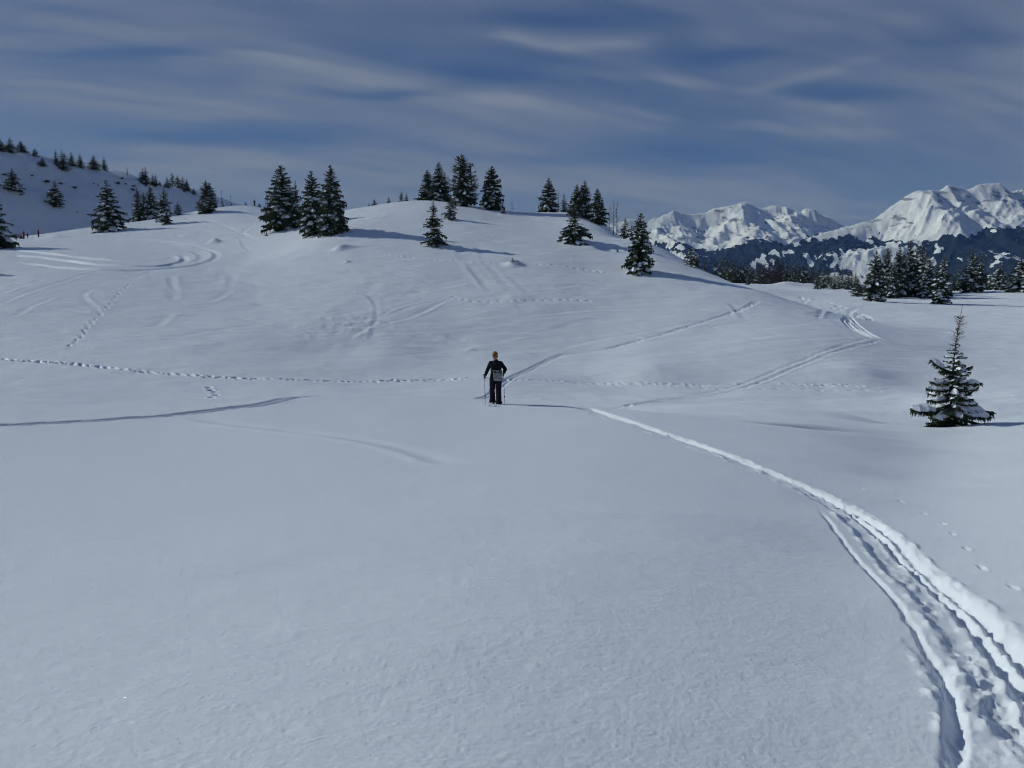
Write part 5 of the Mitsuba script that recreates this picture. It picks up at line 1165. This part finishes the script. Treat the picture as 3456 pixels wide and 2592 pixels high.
def hand_bones(wrist, along, thumb, palm_n):
    """A hand loosely closed round a pole: palm, four curled fingers, thumb from the side of the palm."""
    along, thumb, palm_n = (np.array(v, float) / np.linalg.norm(v) for v in (along, thumb, palm_n))
    w = np.array(wrist, float)
    B = [(w, 0.026, w + along * 0.045 + thumb * 0.02, 0.026), (w + along * 0.03 - thumb * 0.018, 0.020, w + along * 0.085 - thumb * 0.028, 0.016), (w + along * 0.03 + thumb * 0.018, 0.020, w + along * 0.088 + thumb * 0.026, 0.017)]
    for k, (o, L) in enumerate(((0.030, 0.040), (0.011, 0.045), (-0.009, 0.042), (-0.028, 0.034))):
        p0 = w + along * 0.085 + thumb * o
        p1 = p0 + along * L * 0.55 + palm_n * L * 0.55
        p2 = p1 - along * L * 0.35 + palm_n * L * 0.75
        p3 = p2 - along * L * 0.75 - palm_n * L * 0.05
        B += [(p0, 0.0095, p1, 0.009), (p1, 0.009, p2, 0.0085), (p2, 0.0085, p3, 0.0075)]
    t0 = w + along * 0.035 + thumb * 0.03
    t1 = t0 + thumb * 0.025 + along * 0.025 + palm_n * 0.02
    t2 = t1 - thumb * 0.004 + along * 0.022 + palm_n * 0.03
    B += [(t0, 0.013, t1, 0.011), (t1, 0.011, t2, 0.009)]
    return B


def head_mesh(c, ref):
    """Head about a centre c at mid-height, facing -y: skull, jaw, nose, ears, eye hollows, mouth."""
    c = np.array(c, float)
    P = lambda x, y, z: c + np.array([x, y, z])
    B = [(P(0, 0.02, 0.045), 0.078, P(0, -0.005, 0.035), 0.076), (P(0, 0.0, 0.03), 0.072, P(0, -0.035, -0.055), 0.050), (P(-.025, -0.03, -0.07), 0.034, P(.025, -0.03, -0.07), 0.034), (P(0, -0.055, -0.088), 0.024, P(0, -0.04, -0.07), 0.036),
         (P(-.035, -0.055, -0.02), 0.030, P(.035, -0.055, -0.02), 0.030), (P(-.04, -0.06, 0.025), 0.022, P(.04, -0.06, 0.025), 0.022),
         (P(0, -0.078, 0.012), 0.011, P(0, -0.100, -0.022), 0.014), (P(-.012, -0.088, -0.026), 0.010, P(.012, -0.088, -0.026), 0.010),
         (P(-.020, -0.078, -0.052), 0.009, P(.020, -0.078, -0.052), 0.009), (P(-.016, -0.076, -0.062), 0.009, P(.016, -0.076, -0.062), 0.009),
         (P(-.078, 0.01, 0.012), 0.012, P(-.080, 0.004, -0.018), 0.009), (P(.078, 0.01, 0.012), 0.012, P(.080, 0.004, -0.018), 0.009), (P(0, 0.02, -0.03), 0.055, P(0, 0.025, -0.16), 0.052)]
    return B


def person(pos, yaw, scale, pose, colours, label, group=None, ref=0.02, extras=True, hat=True):
    """pose: joints in metres facing -y, x to the right in the view, z up from the soles."""
    key = numbered('person')
    J = {k: np.array(v, float) for k, v in pose.items()}
    place = T().translate(list(pos)).rotate([0, 0, 1], yaw).scale(scale)
    hd = J['head']
    bones = head_mesh(hd, ref) + [(J['neck'], 0.055, J['chest'], 0.12), (J['chest'], 0.125, J['pelvis'], 0.115)]
    for s in 'LR':
        bones += [(J['chest'] + [0, 0, .06], 0.07, J['sho' + s], 0.055), (J['sho' + s], 0.050, J['elb' + s], 0.040), (J['elb' + s], 0.040, J['wri' + s], 0.028),
                  (J['pelvis'], 0.10, J['hip' + s], 0.085), (J['hip' + s], 0.080, J['kne' + s], 0.055), (J['kne' + s], 0.055, J['ank' + s], 0.042), (J['ank' + s], 0.042, J['ank' + s] + [0, -0.10, -0.035], 0.032)]
        along = J['wri' + s] - J['elb' + s]
        sg = 1 if s == 'L' else -1
        bones += hand_bones(J['wri' + s], along, [0.1 * sg, -0.9, 0.5], [0.9 * sg, -0.2, -0.1])
    put(f'{key}__body', limb_union(bones, ref, 5), 'skin', smooth=60, to_world=place)
    jk = [(J['neck'] + [0, 0.005, 0.0], 0.068, J['neck'] + [0, .005, -0.03], 0.085), (J['neck'] + [0, 0, -.05], 0.085, J['chest'], 0.150), (J['chest'] + [-.05, 0, 0], 0.135, J['belly'] + [-.045, 0, 0], 0.128), (J['chest'] + [.05, 0, 0], 0.135, J['belly'] + [.045, 0, 0], 0.128),
          (J['belly'] + [-.05, 0, 0], 0.128, J['pelvis'] + [-.055, 0, -.03], 0.135), (J['belly'] + [.05, 0, 0], 0.128, J['pelvis'] + [.055, 0, -.03], 0.135)]
    for s in 'LR':
        mid = (J['elb' + s] + J['sho' + s]) / 2
        jk += [(J['neck'] + [0, 0, -.06], 0.07, J['sho' + s], 0.075), (J['chest'] + [0, 0, .02], .13, J['sho' + s] + [0, 0, -.03], 0.075), (J['sho' + s], 0.075, mid, 0.068), (mid, 0.068, J['elb' + s], 0.060), (J['elb' + s], 0.060, (J['elb' + s] * .5 + J['wri' + s] * .5), 0.055),
               (J['elb' + s] * .5 + J['wri' + s] * .5, 0.055, J['wri' + s] * .93 + J['elb' + s] * .07, 0.043)]
    t = limb_union(jk, ref, 4)
    t.vertices += 0.010 * (meshkit.fbm(t.vertices * [9, 9, 14], 3, 3)[:, None] - 0.5) * t.vertex_normals
    put(f'{key}__jacket', t, colours[0], smooth=50, to_world=place)
    tr = [(J['pelvis'] + [-.05, 0, 0], 0.128, J['pelvis'] + [.05, 0, 0], 0.128)]
    for s in 'LR':
        tr += [(J['pelvis'], 0.12, J['hip' + s], 0.112), (J['hip' + s], 0.112, J['kne' + s], 0.088), (J['kne' + s], 0.088, J['ank' + s] + [0, 0, .12], 0.092), (J['ank' + s] + [0, 0, .12], 0.092, J['ank' + s] + [0, -.01, .03], 0.110)]
    t = limb_union(tr, ref, 4)
    t.vertices += 0.014 * (meshkit.fbm(t.vertices * [8, 8, 11], 3, 6)[:, None] - 0.5) * t.vertex_normals
    put(f'{key}__trousers', t, colours[1], smooth=50, to_world=place)
    bt = []
    for s in 'LR':
        a = J['ank' + s]
        bt += [(a + [0, .02, .02], 0.062, a + [0, .03, -.03], 0.058), (a + [0, .03, -.03], 0.055, a + [0, -.15, -.045], 0.046)]
    put(f'{key}__boots', limb_union(bt, ref, 3), colours[3], smooth=50, to_world=place)
    if hat:
        m = limb_union([(hd + [0, 0.018, 0.062], 0.091, hd + [0, 0.0, 0.052], 0.090), (hd + [0, 0.015, 0.085], 0.075, hd + [0, 0.02, 0.10], 0.06)], ref, 4)
        m = trimesh.intersections.slice_mesh_plane(m, [0, -0.25, 1], hd + [0, -0.05, 0.018], cap=True)
        put(f'{key}__hat', m, colours[2], smooth=50, to_world=place)
    if extras:
        lens = limb_union([(hd + [-.036, -.080, .018], 0.021, hd + [-.030, -.082, .018], 0.021), (hd + [.036, -.080, .018], 0.021, hd + [.030, -.082, .018], 0.021), (hd + [-.02, -.088, .022], 0.005, hd + [.02, -.088, .022], 0.005),
                           (hd + [-.055, -.07, .020], 0.005, hd + [-.080, 0.0, .020], 0.004), (hd + [.055, -.07, .020], 0.005, hd + [.080, 0.0, .020], 0.004)], 0.008, 2)
        put(f'{key}__sunglasses', lens, 'dark_lens', smooth=50, to_world=place)
        col = limb_union([(J['neck'] + [-.055, -.01, -.02], 0.026, J['neck'] + [-.05, .04, 0.02], 0.026), (J['neck'] + [.055, -.01, -.02], 0.026, J['neck'] + [.05, .04, .02], 0.026), (J['neck'] + [-.05, .04, .02], 0.026, J['neck'] + [.05, .04, .02], 0.026), (J['neck'] + [-.055, -.01, -.02], 0.024, J['neck'] + [-.02, -.07, -.08], 0.02), (J['neck'] + [.055, -.01, -.02], 0.024, J['neck'] + [.02, -.07, -.08], 0.02)], 0.012, 3)
        put(f'{key}__collar', col, colours[0], smooth=50, to_world=place)
        hair = limb_union([(hd + [-.075, .03, .0], 0.022, hd + [-.06, .05, -.05], 0.022), (hd + [.075, .03, .0], 0.022, hd + [.06, .05, -.05], 0.022), (hd + [-.06, .06, -.04], 0.025, hd + [.06, .06, -.04], 0.025)], 0.012, 3)
        put(f'{key}__hair', hair, 'brown_hair', smooth=50, to_world=place)
    tag(key, label, 'person', group)
    return key, place


SKIER_POSE = dict(head=(-.017, -.03, 1.60), neck=(-.005, 0, 1.445), chest=(0.012, 0, 1.28), belly=(0.008, 0.0, 1.05), pelvis=(-0.008, 0.01, 0.90),
                  shoL=(-.165, 0, 1.365), elbL=(-.275, 0.05, 1.15), wriL=(-.325, -.10, .975), shoR=(.165, 0, 1.365), elbR=(.305, 0.07, 1.17), wriR=(.285, -.14, 1.06),
                  hipL=(-.095, 0, .86), kneL=(-.115, -.03, .50), ankL=(-.115, 0.04, .085), hipR=(.095, 0, .86), kneR=(.108, -.11, .49), ankR=(.118, -.14, .065))
sx, sy = SKIER
sz = float(snow_height(np.array([sx]), np.array([sy]))[0])
_k, _pl = person((sx, sy, sz - 0.03), -7, 1.02, SKIER_POSE, ('black_cloth', 'navy_cloth', 'hat_knit', 'white_boot'),
                 'skier in black jacket and flared black trousers, patterned yellow hat and sunglasses, walking towards us', ref=0.014)


def ski_pole(grip, tip, label):
    key = numbered('ski_pole')
    g, t = np.array(grip, float), np.array(tip, float)
    d = (t - g) / np.linalg.norm(t - g)
    b = Bag(); b.add(*tube_mesh([g, g + (t - g) * 0.55, t], [0.0095, 0.009, 0.006], 8)); put(f'{key}__shaft', b.mesh(), 'alloy', smooth=40, to_world=_pl)
    b = Bag(); b.add(*tube_mesh([g - d * 0.085, g - d * 0.07, g - d * 0.02, g + d * 0.07], [0.020, 0.024, 0.018, 0.016], 8)); put(f'{key}__grip', b.mesh(), 'black_plastic', smooth=40, to_world=_pl)
    q = g + (t - g) * 0.63
    b = Bag(); b.add(*tube_mesh([q - d * 0.03, q - d * 0.012, q + d * 0.012, q + d * 0.03], [0.012, 0.019, 0.019, 0.012], 8)); put(f'{key}__clamp', b.mesh(), 'black_plastic', smooth=40, to_world=_pl)
    q = t - d * 0.09
    b = Bag(); b.add(*tube_mesh([q - d * 0.008, q, q + d * 0.006], [0.01, 0.045, 0.04], 10)); put(f'{key}__basket', b.mesh(), 'black_plastic', smooth=40, to_world=_pl)
    a = np.linspace(0, 6.283, 14)
    o = np.array([-0.025, -0.02, -0.03])
    b = Bag(); b.add(*tube_mesh(g - d * 0.06 + np.stack([0.022 * np.cos(a) - 0.02, 0 * a - 0.02, 0.06 * np.sin(a) - 0.07], -1), np.full(14, 0.0065), 5)); put(f'{key}__strap', b.mesh(), 'dark_strap', smooth=40, to_world=_pl)
    tag(key, label, 'ski pole')


ski_pole((-.345, -.185, .955), (-.300, -.26, -.06), 'thin metal ski pole in the skier\'s hand on the left of the picture')
ski_pole((.285, -.225, 1.035), (.345, -.32, -.10), 'thin metal ski pole in the skier\'s hand beside the grey bag')
for s, cx, y0, lab in ((-1, -.115, 0.02, 'white-topped ski sunk in snow under the further foot, on the left'), (1, .115, -.10, 'white-topped ski sunk in snow under the nearer foot, on the right')):
    key = numbered('ski')
    n = 14
    yy = np.linspace(0.78, -0.86, n) + y0
    ww = np.interp(np.linspace(0, 1, n), [0, .06, .5, .9, 1], [0.030, 0.050, 0.040, 0.056, 0.012])
    zz = 0.0 * yy - 0.015 + 0.16 * np.clip((-(yy - y0) - 0.62) / 0.24, 0, 1) ** 2 - 0.094 * (yy - y0) * -1.0 * -1.0
    rows = np.array([[[cx - w, y, z], [cx + w, y, z], [cx + w, y, z - .016], [cx - w, y, z - .016]] for y, z, w in zip(yy, zz, ww)]).reshape(-1, 3)
    f = [[i * 4 + j, i * 4 + (j + 1) % 4, i * 4 + 4 + (j + 1) % 4] for i in range(n - 1) for j in range(4)] + [[i * 4 + j, i * 4 + 4 + (j + 1) % 4, i * 4 + 4 + j] for i in range(n - 1) for j in range(4)] + [[0, 2, 1], [0, 3, 2], [n * 4 - 4, n * 4 - 3, n * 4 - 2], [n * 4 - 4, n * 4 - 2, n * 4 - 1]]
    put(f'{key}__blade', (rows, np.array(f)), 'white_boot', to_world=_pl)
    for dy, r in ((-.17, .016), (.12, .018)):
        put(numbered(f'{key}__binding'), limb_union([((cx - .02, y0 + dy, 0.0), r, (cx + .02, y0 + dy, 0.0), r)], 0.01, 2), 'black_plastic', smooth=40, to_world=_pl)
    tag(key, lab, 'ski')

# the grey bag hanging in front of the skier
_bx = m3.Manifold.batch_hull([m3.Manifold.sphere(r, 16).translate((x, y, z)) for x, y, z, r in ((-.035, -.20, 1.135, .025), (.215, -.20, 1.135, .025), (.005, -.22, .845, .035), (.185, -.22, .845, .035), (0.0, -.27, .88, .03), (.19, -.27, .88, .03), (-.03, -.235, 1.10, .02), (.21, -.235, 1.10, .02))]).refine_to_length(0.015).to_mesh()
_t = trimesh.Trimesh(_bx.vert_properties[:, :3], _bx.tri_verts)
_t.vertices += 0.020 * (meshkit.fbm(_t.vertices * 11, 3, 3)[:, None] - 0.5) * _t.vertex_normals
put('bag__pouch', _t, 'grey_bag_cloth', smooth=50, to_world=_pl)
put('bag__flap', limb_union([((-.035, -.237, 1.125), .022, (.215, -.237, 1.125), .022), ((-.03, -.247, 1.09), .019, (.21, -.247, 1.09), .019), ((-.025, -.24, 1.06), .012, (.20, -.24, 1.06), .012)], 0.012, 3), 'dark_strap', smooth=50, to_world=_pl)
put('bag__buckle', limb_union([((.06, -.270, 1.12), .012, (.115, -.270, 1.12), .012)], 0.008, 2), 'pale_strap', smooth=50, to_world=_pl)
put('bag__side_pocket', limb_union([((.235, -.21, .92), .024, (.235, -.21, .86), .026)], 0.01, 3), 'grey_bag_cloth', smooth=50, to_world=_pl)
put('bag__strap', limb_union([((-.03, -.19, 1.13), .011, (-.13, -.15, 1.25), .011), ((-.13, -.15, 1.25), .011, (-.16, -.075, 1.40), .011), ((.21, -.19, 1.13), .011, (.19, -.14, 1.25), .011), ((.19, -.14, 1.25), .011, (.165, -.08, 1.40), .011)], 0.01, 2), 'black_cloth', smooth=50, to_world=_pl)
tag('bag', 'grey weathered bag with dark flap hanging in front of the black-clad skier', 'bag')

# far people
scene['red_cloth'] = two(principled((0.30, 0.030, 0.028), 0.9, 0.2))
scene['dark_red_cloth'] = two(principled((0.14, 0.018, 0.025), 0.9, 0.2))
scene['blue_cloth'] = two(principled((0.025, 0.03, 0.07), 0.9, 0.2))
scene['grey_cloth'] = two(principled((0.05, 0.05, 0.055), 0.9, 0.2))
STAND = dict(head=(0, -.02, 1.60), neck=(0, 0, 1.445), chest=(0, 0, 1.28), belly=(0, 0, 1.05), pelvis=(0, 0.01, .90), shoL=(-.165, 0, 1.365), elbL=(-.24, .02, 1.12), wriL=(-.25, -.08, .90), shoR=(.175, 0, 1.385), elbR=(.24, .02, 1.12), wriR=(.25, -.08, .90),
             hipL=(-.09, 0, .86), kneL=(-.11, -.03, .50), ankL=(-.12, .03, .085), hipR=(.09, 0, .86), kneR=(.11, -.03, .49), ankR=(.12, -.03, .075))
ARMS_OUT = {**STAND, 'elbL': (-.36, .0, 1.17), 'wriL': (-.50, -.10, 1.02), 'elbR': (.36, .0, 1.17), 'wriR': (.50, -.10, 1.02)}
LEANING = {**STAND, 'head': (.02, -.20, 1.50), 'neck': (.01, -.14, 1.36), 'chest': (0, -.10, 1.22), 'belly': (0, -.03, 1.02), 'shoL': (-.17, -.13, 1.31), 'shoR': (.17, -.13, 1.31), 'elbL': (-.25, -.18, 1.08), 'wriL': (-.2, -.35, 1.0), 'elbR': (.25, -.18, 1.08), 'wriR': (.2, -.35, 1.0), 'kneR': (.14, -.16, .50), 'ankR': (.14, -.10, .085)}
SITTING = {**STAND, **{k: (v[0], v[1], v[2] - 0.62) for k, v in STAND.items() if k[:3] in ('hea', 'nec', 'che', 'bel', 'pel', 'sho', 'elb', 'wri', 'hip')}, 'kneL': (-.15, -.40, .42), 'ankL': (-.14, -.62, .09), 'kneR': (.15, -.40, .42), 'ankR': (.14, -.62, .09)}
POSES = {'stand': STAND, 'arms': ARMS_OUT, 'lean': LEANING, 'sit': SITTING}
for x, y, z, yaw, sc, pose, cols, label, grp in PEOPLE:
    person((x, y, z), yaw, sc, POSES[pose], tuple(cols), label, grp or None, ref=0.06, extras=False)


# ---------------------------------------------------------------- ice crystals that glint on the near snow
_rng = np.random.default_rng(5)
_n = 7000
_a, _q = _rng.uniform(-0.66, 0.66, _n), np.sqrt(_rng.uniform(1.6 ** 2, 15.0 ** 2, _n))
_x, _y = _q * np.sin(_a), _q * np.cos(_a)
_z = snow_height(_x, _y)
_d = _rng.normal(0, 1, (_n, 3)) * [0.6, 0.6, 0] + [0, 0, 1]
_d /= np.linalg.norm(_d, axis=1, keepdims=True)
_t1 = np.cross(_d, [1.0, 0.2, 0]); _t1 /= np.linalg.norm(_t1, axis=1, keepdims=True)
_t2 = np.cross(_d, _t1)
_c = np.stack([_x, _y, _z + 0.003], -1)
_s = _rng.uniform(0.0018, 0.0034, _n)[:, None]
_h = np.arange(6) * np.pi / 3
_ring = _c[:, None] + _s[:, None] * (np.cos(_h)[None, :, None] * _t1[:, None] + np.sin(_h)[None, :, None] * _t2[:, None])
_V = _ring
_f = [[0, i, i + 1] for i in range(1, 5)]
_b = Bag(); _b.many(_V, np.array(_f))
scene['ice'] = {'type': 'principledthin', 'base_color': {'type': 'rgb', 'value': [0.95, 0.96, 0.97]}, 'roughness': 0.18, 'spec_trans': 1.0, 'eta': 1.31}
put('ice_crystals', _b.mesh(), 'ice')
labels['ice_crystals'] = {'label': 'tiny ice crystals glinting on the near snow', 'kind': 'stuff'}
